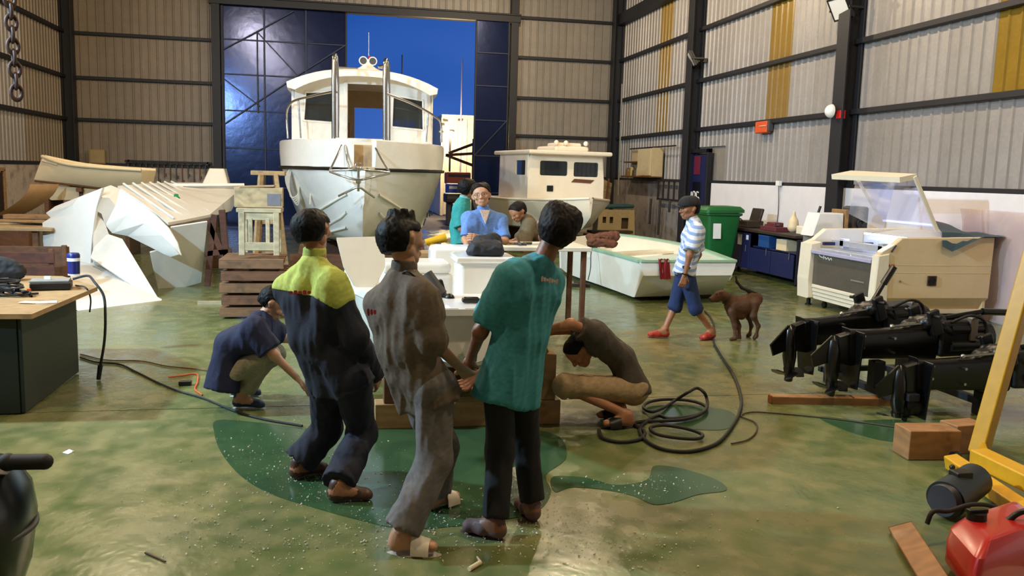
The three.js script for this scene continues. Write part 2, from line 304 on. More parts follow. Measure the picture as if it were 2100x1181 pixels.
{
  // sliding door leaves: pressed steel panels on a frame of angle bars with diagonal braces
  const leaf = (name, x0, x1, z, cross, label) => {
    const d = structure(name); const n = Math.max(1, Math.round((x1 - x0) / 1.2)), rows = [0.05, 1.2, 2.35, 3.45, 4.5, 5.5, DOOR.top], pw = (x1 - x0) / n;
    const fr = [];
    for (let i = 0; i < n; i++) for (let j = 0; j + 1 < rows.length; j++) part('door_panel', box(pw - 0.006, rows[j + 1] - rows[j] - 0.006, 0.02, x0 + (i + 0.5) * pw, (rows[j] + rows[j + 1]) / 2, z, 0.004), MAT.bluePaint, d);
    for (let i = 0; i <= n; i++) part('door_stile', box(0.05, DOOR.top, 0.05, clamp(x0 + i * pw, x0 + 0.03, x1 - 0.03), DOOR.top / 2, z + 0.035), i % n ? MAT.blueDark : MAT.steel, d);
    for (const y of rows) part('door_rail', box(x1 - x0, 0.04, 0.04, (x0 + x1) / 2, y, z + 0.03), MAT.blueDark, d);
    for (const [a, b, c, e] of cross) part('door_brace', bar(V(a, b, z + 0.075), V(c, e, z + 0.075), 0.035, 0.03), MAT.blueDark, d);
    return d;
  };
  leaf('door_1', -3.45, 0.15, -26.9, [[-3.4, 5.2, -2.45, 5.75], [-2.45, 5.75, -1.4, 6.4], [-3.4, 3.05, -1.3, 4.55], [-1.3, 4.55, 0.1, 5.5], [-3.4, 4.35, -2.4, 3.6], [-2.45, 5.75, -1.3, 4.55], [-2.45, 5.75, -2.45, 3.4]]);
  leaf('door_2', 4.02, 5.1, -26.75, [[4.05, 2.35, 5.05, 3.45]]);
  const s = structure('door_3');                                      // small blue door in the long wall
  part('door_leaf', box(0.06, 2.4, 1.12, 8.62, 1.2, -19.95), MAT.navy, s); part('door_frame', [box(0.12, 2.55, 0.08, 8.62, 1.27, -20.55), box(0.12, 2.55, 0.08, 8.62, 1.27, -19.35), box(0.12, 0.1, 1.28, 8.62, 2.5, -19.95)], MAT.steel, s);
  part('dark_panel', box(0.02, 0.9, 0.5, 8.585, 1.3, -19.9), M(0x0c0d18, 0.4), s); part('red_notice', box(0.01, 0.45, 0.36, 8.583, 2.15, -19.95), M(0x70203a, 0.5), s);
  const stroke = (l) => tube(l.map(([z, y]) => V(8.578, y, -20.2 + z)), 0.018, 5, 20); part('white_lettering', [stroke([[0, 1.22], [0, 1.5]]), stroke([[0.12, 1.22], [0.12, 1.5], [0.24, 1.48], [0.24, 1.38], [0.12, 1.36]]), stroke([[0.48, 1.48], [0.34, 1.5], [0.34, 1.38], [0.48, 1.36], [0.46, 1.24], [0.34, 1.22]]), stroke([[0.1, 1.12], [0.24, 1.14], [0.4, 1.1]])], MAT.white, s);
}

// ------------------------------------------------------------------ lamps of the hall
const WARM = new THREE.Color(1, 0.78, 0.5), COOL = new THREE.Color(0.52, 0.78, 1);
const LAMP_POWER = 57;
{
  const glow = new THREE.MeshStandardMaterial({ color: 0xffffff, emissive: WARM, emissiveIntensity: 14 });
  for (const z of [-3.5, -9.5, -15.2, -21]) for (const x of [-3.7, 4.3]) {
    if (x < 0 && z < -20) continue;
    const where = x < 0 ? 'on the mould side' : 'on the small cabin boat side';
    const t = thing('high_bay_lamp', 'bell shaped high bay lamp hung from the roof ' + where, 'lamp', [x, 7.4, z], x < 0 ? 'high bay lamps of one row' : 'high bay lamps of other row');
    const pts = []; for (let i = 0; i <= 10; i++) { const q = i / 10; pts.push(new THREE.Vector2(0.08 + 0.22 * Math.pow(q, 0.7), 0.36 - 0.36 * q)); }
    for (let i = 10; i >= 0; i--) { const q = i / 10; pts.push(new THREE.Vector2(0.07 + 0.22 * Math.pow(q, 0.7), 0.36 - 0.36 * q)); }
    part('reflector', new THREE.LatheGeometry(pts, 24).translate(x, 7.4, z), MAT.chrome, t);
    part('ballast', new THREE.CylinderGeometry(0.09, 0.09, 0.25, 16).translate(x, 7.88, z), MAT.darkGrey, t);
    part('hanger', rod(V(x, 8, z), V(x, 8.95, z), 0.012), MAT.steel, t);
    part('bulb', ball(V(x, 7.36, z), 0.13, 1, 1.1, 1), glow, t);
    const l = new THREE.PointLight(WARM, LAMP_POWER, 0, 2); l.position.set(0, -0.04, 0); l.castShadow = true; l.shadow.radius = 6; t.add(l);
  }
}
function floodlight(label, at, yaw, tilt, on, cone = 0.95) {                       // flat LED floodlight in a bracket on a column
  const t = thing('floodlight', label, 'floodlight', at); t.rotation.y = yaw; origin.set(t, V(0, 0, 0));
  const g = (l) => join(l).rotateX(tilt);
  part('housing', g([box(0.5, 0.4, 0.05, 0, 0, -0.03), ...Array.from({ length: 9 }, (_, i) => box(0.012, 0.34, 0.05, -0.2 + i * 0.05, 0, -0.075))]), MAT.black, t);
  part('lens_frame', g([box(0.5, 0.03, 0.02, 0, 0.185, 0), box(0.5, 0.03, 0.02, 0, -0.185, 0), box(0.03, 0.4, 0.02, 0.235, 0, 0), box(0.03, 0.4, 0.02, -0.235, 0, 0)]), MAT.black, t);
  part('lens', g(box(0.44, 0.34, 0.006, 0, 0, -0.001)), on ? new THREE.MeshStandardMaterial({ color: 0xffffff, emissive: COOL, emissiveIntensity: 20 }) : M(0xd5d8da, 0.15, { map: null }), t);
  part('bracket', [box(0.02, 0.04, 0.3, 0.27, 0, -0.14), box(0.02, 0.04, 0.3, -0.27, 0, -0.14), box(0.56, 0.04, 0.02, 0, 0, -0.29), box(0.1, 0.1, 0.1, 0, -0.02, -0.34)], MAT.black, t);
  if (on) { const l = new THREE.SpotLight(COOL, on, 0, cone, 0.8, 2); l.position.set(0, -0.02 * Math.sign(tilt), 0.06); l.target.position.set(0, -Math.sin(tilt) * 8, Math.cos(tilt) * 8); l.castShadow = true; l.shadow.radius = 9; t.add(l, l.target); }
  return t;
}
floodlight('lit cool white floodlight on a column of the dado wall', [-7.15, 5.4, -6.95], 1.72, 0.32, 430, 0.95);
floodlight('lit cool white floodlight on the column next to the entrance', [-7.15, 5.4, -0.3], 2.714, 0.2, 450, 0.5);
floodlight('unlit black floodlight on the steel column beside the blue door', WX(1417, 122, 8.35), -1.9, 0.5, 0);
floodlight('unlit black floodlight on the steel column behind the laser cutter', WX(1722, 18, 8.35), -1.5, 0.5, 0);

// ------------------------------------------------------------------ bodies: tapered bones joined smoothly and meshed as one skin
// a bone is { a, b, ra, rb, flat }; flat cuts it square at b (cuffs, hems)
const bone = (a, b, ra, rb = ra, flat = false) => { const d = b.clone().sub(a), L = Math.max(d.length(), 1e-5); d.multiplyScalar(1 / L); return { a, b, ra, rb, flat, d, L }; };
function boneDistance(o, x, y, z) {
  const px = x - o.a.x, py = y - o.a.y, pz = z - o.a.z, q = px * o.d.x + py * o.d.y + pz * o.d.z, t = o.flat ? Math.max(q, 0) : Math.min(Math.max(q, 0), o.L);
  const ex = px - o.d.x * t, ey = py - o.d.y * t, ez = pz - o.d.z * t, r = o.ra + (o.rb - o.ra) * Math.min(t / o.L, 1);
  const e = Math.sqrt(ex * ex + ey * ey + ez * ez) - r;
  return o.flat ? Math.max(e, q - o.L) : e;
}
function skin(bones, { cell = 0.012, k = 0.03, clip = null, fold = null, amp = 0 } = {}) {
  const lo = V(1e9, 1e9, 1e9), hi = V(-1e9, -1e9, -1e9);
  for (const o of bones) for (const [p, r] of [[o.a, o.ra], [o.b, o.rb]]) { lo.min(V(p.x - r, p.y - r, p.z - r)); hi.max(V(p.x + r, p.y + r, p.z + r)); }
  const pad = 2.5 * cell + k + amp; lo.subScalar(pad); hi.addScalar(pad);
  const nx = Math.ceil((hi.x - lo.x) / cell) + 1, ny = Math.ceil((hi.y - lo.y) / cell) + 1, nz = Math.ceil((hi.z - lo.z) / cell) + 1;
  const val = new Float32Array(nx * ny * nz), B = 6, half = B * cell * 0.87;
  const smin = (list, x, y, z) => { let d = 1e3; for (const o of list) { const e = boneDistance(o, x, y, z), h = Math.max(k - Math.abs(d - e), 0); d = Math.min(d, e) - h * h / (4 * k); } return d; };
  const at = (list, x, y, z) => { let d = smin(list, x, y, z); if (fold) d -= fold(x, y, z) * amp; if (clip) d = Math.max(d, clip(x, y, z)); return d; };
  for (let bz = 0; bz < nz; bz += B) for (let by = 0; by < ny; by += B) for (let bx = 0; bx < nx; bx += B) {
    const cx = lo.x + (bx + B / 2) * cell, cy = lo.y + (by + B / 2) * cell, cz = lo.z + (bz + B / 2) * cell;
    let m = 1e9; const ds = bones.map((o) => { const e = boneDistance(o, cx, cy, cz); if (e < m) m = e; return e; });
    const far = m > half + k + amp + cell, list = far ? null : bones.filter((o, i) => ds[i] < m + 2 * half + k + 0.01);
    for (let z = bz; z < Math.min(bz + B, nz); z++) for (let y = by; y < Math.min(by + B, ny); y++) for (let x = bx; x < Math.min(bx + B, nx); x++)
      val[(z * ny + y) * nx + x] = far ? m : at(list, lo.x + x * cell, lo.y + y * cell, lo.z + z * cell);
  }
  const pos = [], vid = new Int32Array(nx * ny * nz).fill(-1), idx = [], I = (x, y, z) => (z * ny + y) * nx + x;
  const corner = [0, 1, nx, nx + 1, nx * ny, nx * ny + 1, nx * ny + nx, nx * ny + nx + 1];
  for (let z = 0; z < nz - 1; z++) for (let y = 0; y < ny - 1; y++) for (let x = 0; x < nx - 1; x++) {
    const b = I(x, y, z); let inside = 0; for (const c of corner) if (val[b + c] < 0) inside++;
    if (!inside || inside === 8) continue;
    let sx = 0, sy = 0, sz = 0, n = 0;
    for (let i = 0; i < 8; i++) for (const bit of [1, 2, 4]) { const j = i ^ bit; if (j < i) continue; const a = val[b + corner[i]], c = val[b + corner[j]]; if ((a < 0) === (c < 0)) continue; const t = a / (a - c); sx += (i & 1) + (bit === 1 ? t : 0); sy += (i >> 1 & 1) + (bit === 2 ? t : 0); sz += (i >> 2 & 1) + (bit === 4 ? t : 0); n++; }
    vid[b] = pos.length / 3; pos.push(lo.x + (x + sx / n) * cell, lo.y + (y + sy / n) * cell, lo.z + (z + sz / n) * cell);
  }
  const quad = (a, b, c, d, f) => { if (a < 0 || b < 0 || c < 0 || d < 0) return; f ? idx.push(a, b, c, a, c, d) : idx.push(a, c, b, a, d, c); };
  for (let z = 1; z < nz - 1; z++) for (let y = 1; y < ny - 1; y++) for (let x = 1; x < nx - 1; x++) {
    const b = I(x, y, z), s = val[b] < 0;
    if (s !== val[b + 1] < 0) quad(vid[b - nx - nx * ny], vid[b - nx * ny], vid[b], vid[b - nx], s);
    if (s !== val[b + nx] < 0) quad(vid[b - 1 - nx * ny], vid[b - 1], vid[b], vid[b - nx * ny], s);
    if (s !== val[b + nx * ny] < 0) quad(vid[b - 1 - nx], vid[b - nx], vid[b], vid[b - 1], s);
  }
  const g = new THREE.BufferGeometry(); g.setAttribute('position', new THREE.Float32BufferAttribute(pos, 3)); g.setIndex(idx); g.computeVertexNormals(); g.userData.flowing = true;
  return g;
}
const lerp = (a, b, t) => a.clone().lerp(b, t);
const frame = (f, u) => { const z = f.clone().normalize(), x = u.clone().cross(z).normalize(), y = z.clone().cross(x); return new THREE.Matrix4().makeBasis(x, y, z); };   // x = the person's left
function handBones(wrist, dir, palm, curl, thumbSide) {
  const f = dir.clone().normalize(), n = palm.clone().sub(f.clone().multiplyScalar(palm.dot(f))).normalize(), s = f.clone().cross(n).multiplyScalar(thumbSide), out = [];
  const at = (a, b, c) => wrist.clone().addScaledVector(f, a).addScaledVector(s, b).addScaledVector(n, c);
  for (const b of [-0.027, -0.009, 0.01, 0.027]) out.push(bone(at(-0.01, b * 0.5, 0), at(0.085, b, 0), 0.016, 0.0125));
  [[-0.03, 0.058], [-0.01, 0.07], [0.01, 0.076], [0.03, 0.07]].forEach(([b, l], i) => {
    let p = at(0.085, b, 0), t = 0;
    for (const [m, r] of [[0.45, 0.0092], [0.3, 0.0085], [0.25, 0.0078]]) { t += curl * (0.9 + 0.08 * i); const q = p.clone().addScaledVector(f, l * m * Math.cos(t)).addScaledVector(n, l * m * Math.sin(t)).addScaledVector(s, b * 0.12 * m); out.push(bone(p, q, r + 0.0006, r)); p = q; }
  });
  const a = at(0.02, 0.026, 0.006), b = at(0.052, 0.052, 0.018), c = at(0.08, 0.058, 0.018 + 0.03 * curl);
  out.push(bone(at(0.0, 0.012, 0.004), a, 0.016, 0.014), bone(a, b, 0.013, 0.0105), bone(b, c, 0.01, 0.0085));
  return out;
}
const headBones = [[0, 0.022, -0.032, 0, 0.028, 0.018, 0.09, 0.086], [0, 0.0, 0.03, 0, -0.07, 0.046, 0.066, 0.042], [-0.042, -0.055, 0.0, 0.042, -0.055, 0.0, 0.028, 0.028], [-0.04, -0.056, 0.0, 0, -0.085, 0.062, 0.026, 0.026], [0.04, -0.056, 0.0, 0, -0.085, 0.062, 0.026, 0.026],
  [0, 0.012, 0.097, 0, -0.026, 0.115, 0.008, 0.013], [-0.014, -0.028, 0.1, 0.014, -0.028, 0.1, 0.01, 0.01], [-0.036, 0.03, 0.084, 0.036, 0.03, 0.084, 0.013, 0.013], [-0.02, -0.054, 0.091, 0.02, -0.054, 0.091, 0.008, 0.008], [-0.016, -0.064, 0.09, 0.016, -0.064, 0.09, 0.009, 0.009],
  [0.084, 0.02, -0.012, 0.09, 0.0, -0.02, 0.013, 0.014], [0.088, 0.0, -0.016, 0.083, -0.024, -0.006, 0.014, 0.009], [-0.084, 0.02, -0.012, -0.09, 0.0, -0.02, 0.013, 0.014], [-0.088, 0.0, -0.016, -0.083, -0.024, -0.006, 0.014, 0.009], [-0.05, -0.018, 0.068, 0.05, -0.018, 0.068, 0.022, 0.022]]
  .map(([a, b, c, d, e, f, r, q]) => bone(V(a, b, c), V(d, e, f), r, q));
const headSkin = skin(headBones, { cell: 0.0055, k: 0.014 });
function hairSkin(style) {
  const b = [bone(V(0, 0.022, -0.034), V(0, 0.03, 0.014), 0.1, 0.096), bone(V(0, -0.03, -0.055), V(0, 0.0, -0.045), 0.064, 0.082)];
  if (style === 'spiky') for (let i = 0; i < 26; i++) { const a = i * 2.4, r = 0.02 + 0.055 * ((i * 0.618) % 1); const p = V(Math.cos(a) * r, 0.1, Math.sin(a) * r - 0.01); b.push(bone(p, p.clone().add(V(Math.cos(a) * 0.016, 0.034 + 0.016 * ((i * 0.37) % 1), Math.sin(a) * 0.016)), 0.018, 0.004)); }
  if (style === 'full') b.push(bone(V(-0.03, 0.07, -0.02), V(0.03, 0.07, -0.02), 0.075, 0.075), bone(V(0, 0.07, 0.04), V(0, 0.06, 0.06), 0.055, 0.04));
  return skin(b, { cell: 0.006, k: 0.02, amp: 0.004, fold: (x, y, z) => 2 * noise3(x * 110 + 50, y * 60 + 50, z * 110 + 50) - 1, clip: (x, y, z) => Math.max(0.8 * z - 0.6 * y - 0.014, (-0.062 - y) - 0.3 * (z + 0.1) * 0, (Math.abs(x) - 0.05 > 0 && z > -0.035 && y < 0.035 ? 0.02 : -1)) });
}
const HAIR = { short: hairSkin('short'), spiky: hairSkin('spiky'), full: hairSkin('full') };
const hairMat = M(0x080606, 0.6, { map: null, bump: 0.004, specularIntensity: 0.35 }), hairBrown = M(0x120a08, 0.6, { map: null, bump: 0.004, specularIntensity: 0.35 });
const SKIN = { mid: M(0xc49070, 0.5, { bump: 0.0006, sheen: 0.2 }), tan: M(0xae7856, 0.5, { bump: 0.0006 }), dark: M(0x8d5c42, 0.5, { bump: 0.0006 }) };
const foldNoise = (fx, fy, ox) => (x, y, z) => { const a = noise3(x * fx + ox, y * fy + 3, z * fx + 20), b = noise3(x * fx * 2.2 + 9, y * fy * 1.8 + ox, z * fx * 2.2 + 5); const c = noise3(x * fx * 4.5 + ox, y * fy * 3 + 11, z * fx * 4.5 + 2); return (1 - 2 * Math.abs(2 * a - 1)) * 0.55 + (1 - 2 * Math.abs(2 * b - 1)) * 0.4 + (c - 0.5) * 0.25; };
function person(spec) {
  const { z, joints: q, feet } = spec, cell = spec.cell || 0.012, hs = spec.scale || 1, s = spec.girth || 0.88;
  const J = {}; for (const [k, v] of Object.entries(q)) J[k] = W(v[0], v[1], z + (v[2] || 0));
  for (const f of ['L', 'R']) { const [hx, hy, tx, ty] = feet[f]; const h = F(hx, hy), t = F(tx, ty), d = t.clone().sub(h).normalize(); J['heel' + f] = h.clone().addScaledVector(d, 0.04).setY(0.05); J['toe' + f] = h.clone().addScaledVector(d, 0.215).setY(0.04); J['an' + f] = h.clone().addScaledVector(d, 0.055).setY(0.095); J['fd' + f] = d; J['ground' + f] = h; }
  const chest = lerp(J.shL, J.shR, 0.5), pelvis = lerp(J.hipL, J.hipR, 0.5); J.mid = J.mid || lerp(chest, pelvis, 0.5);
  const sv = J.shL.clone().sub(J.shR).normalize(), hv = J.hipL.clone().sub(J.hipR).normalize(), mv = sv.clone().add(hv).normalize();
  const base = lerp(J.groundL, J.groundR, 0.5).setY(0);
  if (spec.debug) console.log(spec.label, 'upperarm', J.shL.distanceTo(J.elL).toFixed(2), J.shR.distanceTo(J.elR).toFixed(2), 'fore', J.elL.distanceTo(J.wrL).toFixed(2), J.elR.distanceTo(J.wrR).toFixed(2), 'sh', J.shL.distanceTo(J.shR).toFixed(2), 'torso', chest.distanceTo(pelvis).toFixed(2), 'thigh', J.hipL.distanceTo(J.knL).toFixed(2), J.hipR.distanceTo(J.knR).toFixed(2), 'shin', J.knL.distanceTo(J.anL).toFixed(2), J.knR.distanceTo(J.anR).toFixed(2), 'neck-head', J.neck.distanceTo(J.head).toFixed(2), 'chest-neck', chest.distanceTo(J.neck).toFixed(2));
  const t = thing('person', spec.label, 'person', base);
  const torso = (e, hem) => {
    const down = pelvis.clone().sub(J.mid).normalize(), out = [], ext = (p) => (hem ? p.clone().addScaledVector(down, hem) : p);
    const r = 0.098 * s + e;
    for (const [sd, sh, hp] of [[1, J.shL, J.hipL], [-1, J.shR, J.hipR]]) {
      const c = lerp(sh, chest, 0.22).addScaledVector(down, 0.06), m = J.mid.clone().addScaledVector(mv, 0.066 * sd * s), h = lerp(hp, pelvis, 0.1);
      out.push(bone(sh, c, 0.062 * s + e, r), bone(c, m, r * 0.95, 0.084 * s + e), bone(m, ext(h), 0.084 * s + e, (hem ? 0.112 : 0.094) * s + e, !!hem));
    }
    out.push(bone(chest, J.mid, r * 0.95, r * 0.92), bone(J.mid, ext(pelvis), r * 0.92, r * 0.95, !!hem), bone(lerp(J.neck, chest, 0.35), J.shL, 0.055 * s + e, 0.058 * s + e), bone(lerp(J.neck, chest, 0.35), J.shR, 0.055 * s + e, 0.058 * s + e));
    return out;
  };
  const limb = (a, b, c, to, r, e, flat = true) => {                  // from a through b towards c, as far as to (1 = b, 2 = c)
    if (to <= 1) return [bone(a, lerp(a, b, to), r[0] + e, r[0] + (r[1] - r[0]) * to + e, flat)];
    return [bone(a, b, r[0] + e, r[1] + e), bone(b, lerp(b, c, to - 1), r[1] + e, r[1] + (r[2] - r[1]) * (to - 1) + e, flat)];
  };
  const AR = [0.052 * s, 0.04 * s, 0.028 * s], LR = [0.088 * s, 0.058 * s, 0.04 * s];
  // the body: one skin
  const body = [...torso(-0.022), bone(lerp(J.neck, J.head, -0.15), lerp(J.neck, J.head, 0.75), 0.054, 0.05)];
  for (const f of ['L', 'R']) {
    body.push(...limb(J['sh' + f], J['el' + f], J['wr' + f], 2, AR, 0, false));
    const hipIn = J['hip' + f]; body.push(bone(hipIn, J['kn' + f], LR[0] - 0.012, LR[1] - 0.006), bone(J['kn' + f], J['an' + f], LR[1] - 0.006, LR[2] - 0.004));
    { const n = V(-J['fd' + f].z, 0, J['fd' + f].x).multiplyScalar(0.016); body.push(bone(J['an' + f], J['heel' + f], 0.032, 0.034), bone(J['heel' + f], J['toe' + f].clone().add(n), 0.028, 0.019), bone(J['heel' + f], J['toe' + f].clone().sub(n), 0.028, 0.019), bone(J['an' + f], lerp(J['heel' + f], J['toe' + f], 0.7), 0.03, 0.02)); }
  }
  const hd = frame(spec.face, spec.headUp || J.head.clone().sub(J.neck)).setPosition(J.head);
  const pieces = [skin(body, { cell, k: 0.035 }), headSkin.clone().scale(hs, hs, hs).applyMatrix4(hd)];
  for (const [f, side] of [['L', 1], ['R', -1]]) {
    const h = (spec.hands || {})[f] || {}, dir = h.dir || J['wr' + f].clone().sub(J['el' + f]);
    pieces.push(skin(handBones(J['wr' + f], dir, h.palm || sv.clone().multiplyScalar(-side), h.curl === undefined ? 0.45 : h.curl, side * (h.flip ? -1 : 1)), { cell: cell > 0.013 ? 0.006 : 0.0042, k: 0.008 }));
  }
  part('body', pieces, SKIN[spec.skin || 'mid'], t);
  for (const sd of [-1, 1]) part('eye', ball(V(sd * 0.033, 0.008, 0.084), 0.0125).applyMatrix4(hd), M(0x1a1210, 0.2, { map: null }), t);
  if (spec.hair !== 'none') part('hair', HAIR[spec.hair || 'short'].clone().scale(hs, hs, hs).applyMatrix4(hd), spec.hairMat || hairMat, t);
  // clothes
  for (const c of spec.clothes) {
    const e = c.loose === undefined ? 0.012 : c.loose, o = { cell: c.cell || cell * 0.9, k: 0.035, amp: c.amp === undefined ? 0.011 : c.amp, fold: foldNoise(c.fx || 12, c.fy || 3.2, spec.seed || 1) };
    let b = [];
    if (c.kind === 'top') { b.push(...torso(e, c.hem || 0.03)); for (const f of ['L', 'R']) b.push(...limb(J['sh' + f], J['el' + f], J['wr' + f], c['sleeve' + f] || c.sleeve, [AR[0], AR[1] + 0.012, AR[2] + 0.012], e + (c.wide || 0.006))); }
    if (c.kind === 'trousers') { const down = pelvis.clone().sub(J.mid).normalize(); b.push(bone(lerp(J.hipL, J.mid, 0.25), J.hipL, 0.088 * s + e, 0.098 * s + e), bone(lerp(J.hipR, J.mid, 0.25), J.hipR, 0.088 * s + e, 0.098 * s + e), bone(lerp(pelvis, J.mid, 0.25), pelvis, 0.095 * s + e)); for (const f of ['L', 'R']) b.push(...limb(J['hip' + f], J['kn' + f], J['an' + f], c.to, [LR[0], LR[1] + 0.012, LR[2] + (c.flare || 0.026)], e)); }
    if (c.kind === 'collar') b.push(bone(lerp(J.neck, chest, 0.35), lerp(J.neck, J.head, 0.3), 0.066, 0.061, true));
    if (c.clip) o.clip = c.clip(J, { chest, pelvis, sv });
    if (c.name === 'collar') { o.amp = 0.003; }
    part(c.name, skin(b, o), c.mat, t, c.label);
  }
  for (const f of ['L', 'R']) if (spec.shoes) {
    const d = J['fd' + f], n = V(-d.z, 0, d.x), P = (a, y, b = 0) => J['ground' + f].clone().addScaledVector(d, a).addScaledVector(n, b).setY(y), k = spec.shoes;
    if (k.kind === 'shoe') {
      const u = part('shoe', skin([bone(P(0.035, 0.045), P(0.2, 0.032), 0.038, 0.03), bone(P(0.05, 0.085), P(0.17, 0.045), 0.036, 0.028), bone(P(0.045, 0.045), P(0.05, 0.1), 0.039, 0.04), bone(P(0.2, 0.034, -0.018), P(0.215, 0.03, 0.014), 0.028, 0.028), bone(P(0.12, 0.034, -0.018), P(0.2, 0.034, 0.018), 0.03, 0.03)], { cell: 0.006, k: 0.02, clip: (x, y) => 0.014 - y }), k.mat, t);
      part('sole', extrude(footOutline(0.05, 0.268), 0.02, 0.004).applyMatrix4(soleFrame(P(0.125, 0), d)), k.sole || MAT.black, u);
    } else {
      part('sandal_sole', extrude(footOutline(0.054, 0.275), 0.026, 0.005).applyMatrix4(soleFrame(P(0.125, 0), d)), k.mat, t);
      part('sandal_strap', loft(Array.from({ length: 6 }, (_, i) => { const arc = (e) => Array.from({ length: 11 }, (_, j) => { const a = Math.PI * j / 10; return P(0.115 + i * 0.017, 0.012 + (0.078 - i * 0.005 + e) * Math.pow(Math.sin(a), 0.7), (0.055 + e) * Math.cos(a)); }); return [...arc(0.005), ...arc(-0.001).reverse()]; }), { closed: true, caps: 'strip' }), k.strap || k.mat, t);
    }
  }
  if (spec.extra) spec.extra(t, J, hd, { chest, pelvis, sv });
  return t;
}
function footOutline(w, l) { const o = []; for (let i = 0; i < 28; i++) { const a = i / 28 * Math.PI * 2, y = Math.sin(a), f = 0.86 + 0.14 * y; o.push([w * Math.cos(a) * f * (0.9 + 0.1 * Math.cos(2 * a)), l / 2 * Math.sign(y) * Math.pow(Math.abs(y), 0.8)]); } return o; }
const soleFrame = (p, d) => new THREE.Matrix4().makeBasis(V(-d.z, 0, d.x).negate(), d.clone(), V(-d.z, 0, d.x).negate().cross(d)).setPosition(p);

// ------------------------------------------------------------------ the people
const cloth = (hex, o = {}) => M(hex, 0.85, { map: TX.cloth, bump: 0.0015, ...o });
const CL = { navyJacket: cloth(0x1a1d30), lime: cloth(0xccd662), navyTrousers: cloth(0x14172c), coverall: cloth(0x6c5d4e), coverTrousers: cloth(0x76706e), teal: cloth(0x3f98a5), blackTrousers: cloth(0x0e0e12), navyTee: cloth(0x14193e), khaki: cloth(0xa2977c), greyTee: cloth(0x4f463c), khakiB: cloth(0xb29872), denim: cloth(0x24396a), sky: cloth(0x6f95d8), tealB: cloth(0x2f9a94), camo: cloth(0x6b5c42) };
const DBG = false;
const redMark = M(0x9c1f26, 0.7), paleMark = M(0xc9a8a0, 0.7), dimMark = M(0x6d7078, 0.7);
const stripeMark = (p, u, n, w, h) => extrude(roundRect(-w / 2, -h / 2, w / 2, h / 2, h * 0.3), 0.002).applyMatrix4(new THREE.Matrix4().makeBasis(u, n.clone().cross(u), n).setPosition(p));

person({ label: 'person in navy jacket with lime shoulders leaning back at the skiff bow', z: -4.75, seed: 3, skin: 'tan', debug: DBG,
  joints: { head: [641, 474, -0.02], neck: [648, 522], shL: [592, 592, -0.12], shR: [680, 584, 0.1], elL: [640, 690, -0.42], elR: [728, 690, 0.12], wrL: [735, 745, -0.62], wrR: [768, 772, -0.16], mid: [646, 690, 0.0], hipL: [668, 775, -0.07], hipR: [722, 780, 0.07], knL: [672, 878, -0.26], knR: [742, 888, -0.12] },
  feet: { L: [596, 985, 655, 970], R: [672, 1030, 756, 1024] }, face: V(0.45, -0.1, -0.9),
  clothes: [
    { name: 'trousers', kind: 'trousers', to: 1.97, mat: CL.navyTrousers, loose: 0.02, flare: 0.04 },
    { name: 'jacket', kind: 'top', sleeve: 1.95, hem: 0.06, mat: CL.navyJacket, loose: 0.018, amp: 0.012 },
    { name: 'shoulder_yoke', kind: 'top', sleeve: 0.35, hem: 0.05, mat: CL.lime, loose: 0.0225, amp: 0.012, label: 'lime yellow shoulder yoke', clip: (J, b) => { const y0 = lerp(b.chest, b.chest, 0).y; return (x, y, z) => (y0 - 0.04 + 0.28 * Math.min(0, (x - b.chest.x - 0.12)) * -0.2 - Math.max(0, x - b.chest.x - 0.02) * 0.45) - y; } },
    { name: 'collar', kind: 'collar', mat: CL.lime }],
  shoes: { kind: 'shoe', mat: M(0x4a2c1c, 0.5), sole: MAT.black },
  extra: (t, J, hd, b) => { const n = V(-0.35, 0.05, 1).normalize(), u = V(1, 0.06, 0.35).normalize(); const p = W(597, 600, -4.58); for (let i = 0; i < 5; i++) part('red_print', stripeMark(p.clone().addScaledVector(u, 0.025 * i), u, n, 0.02, 0.016 + 0.008 * (i % 2)), redMark, t); } });

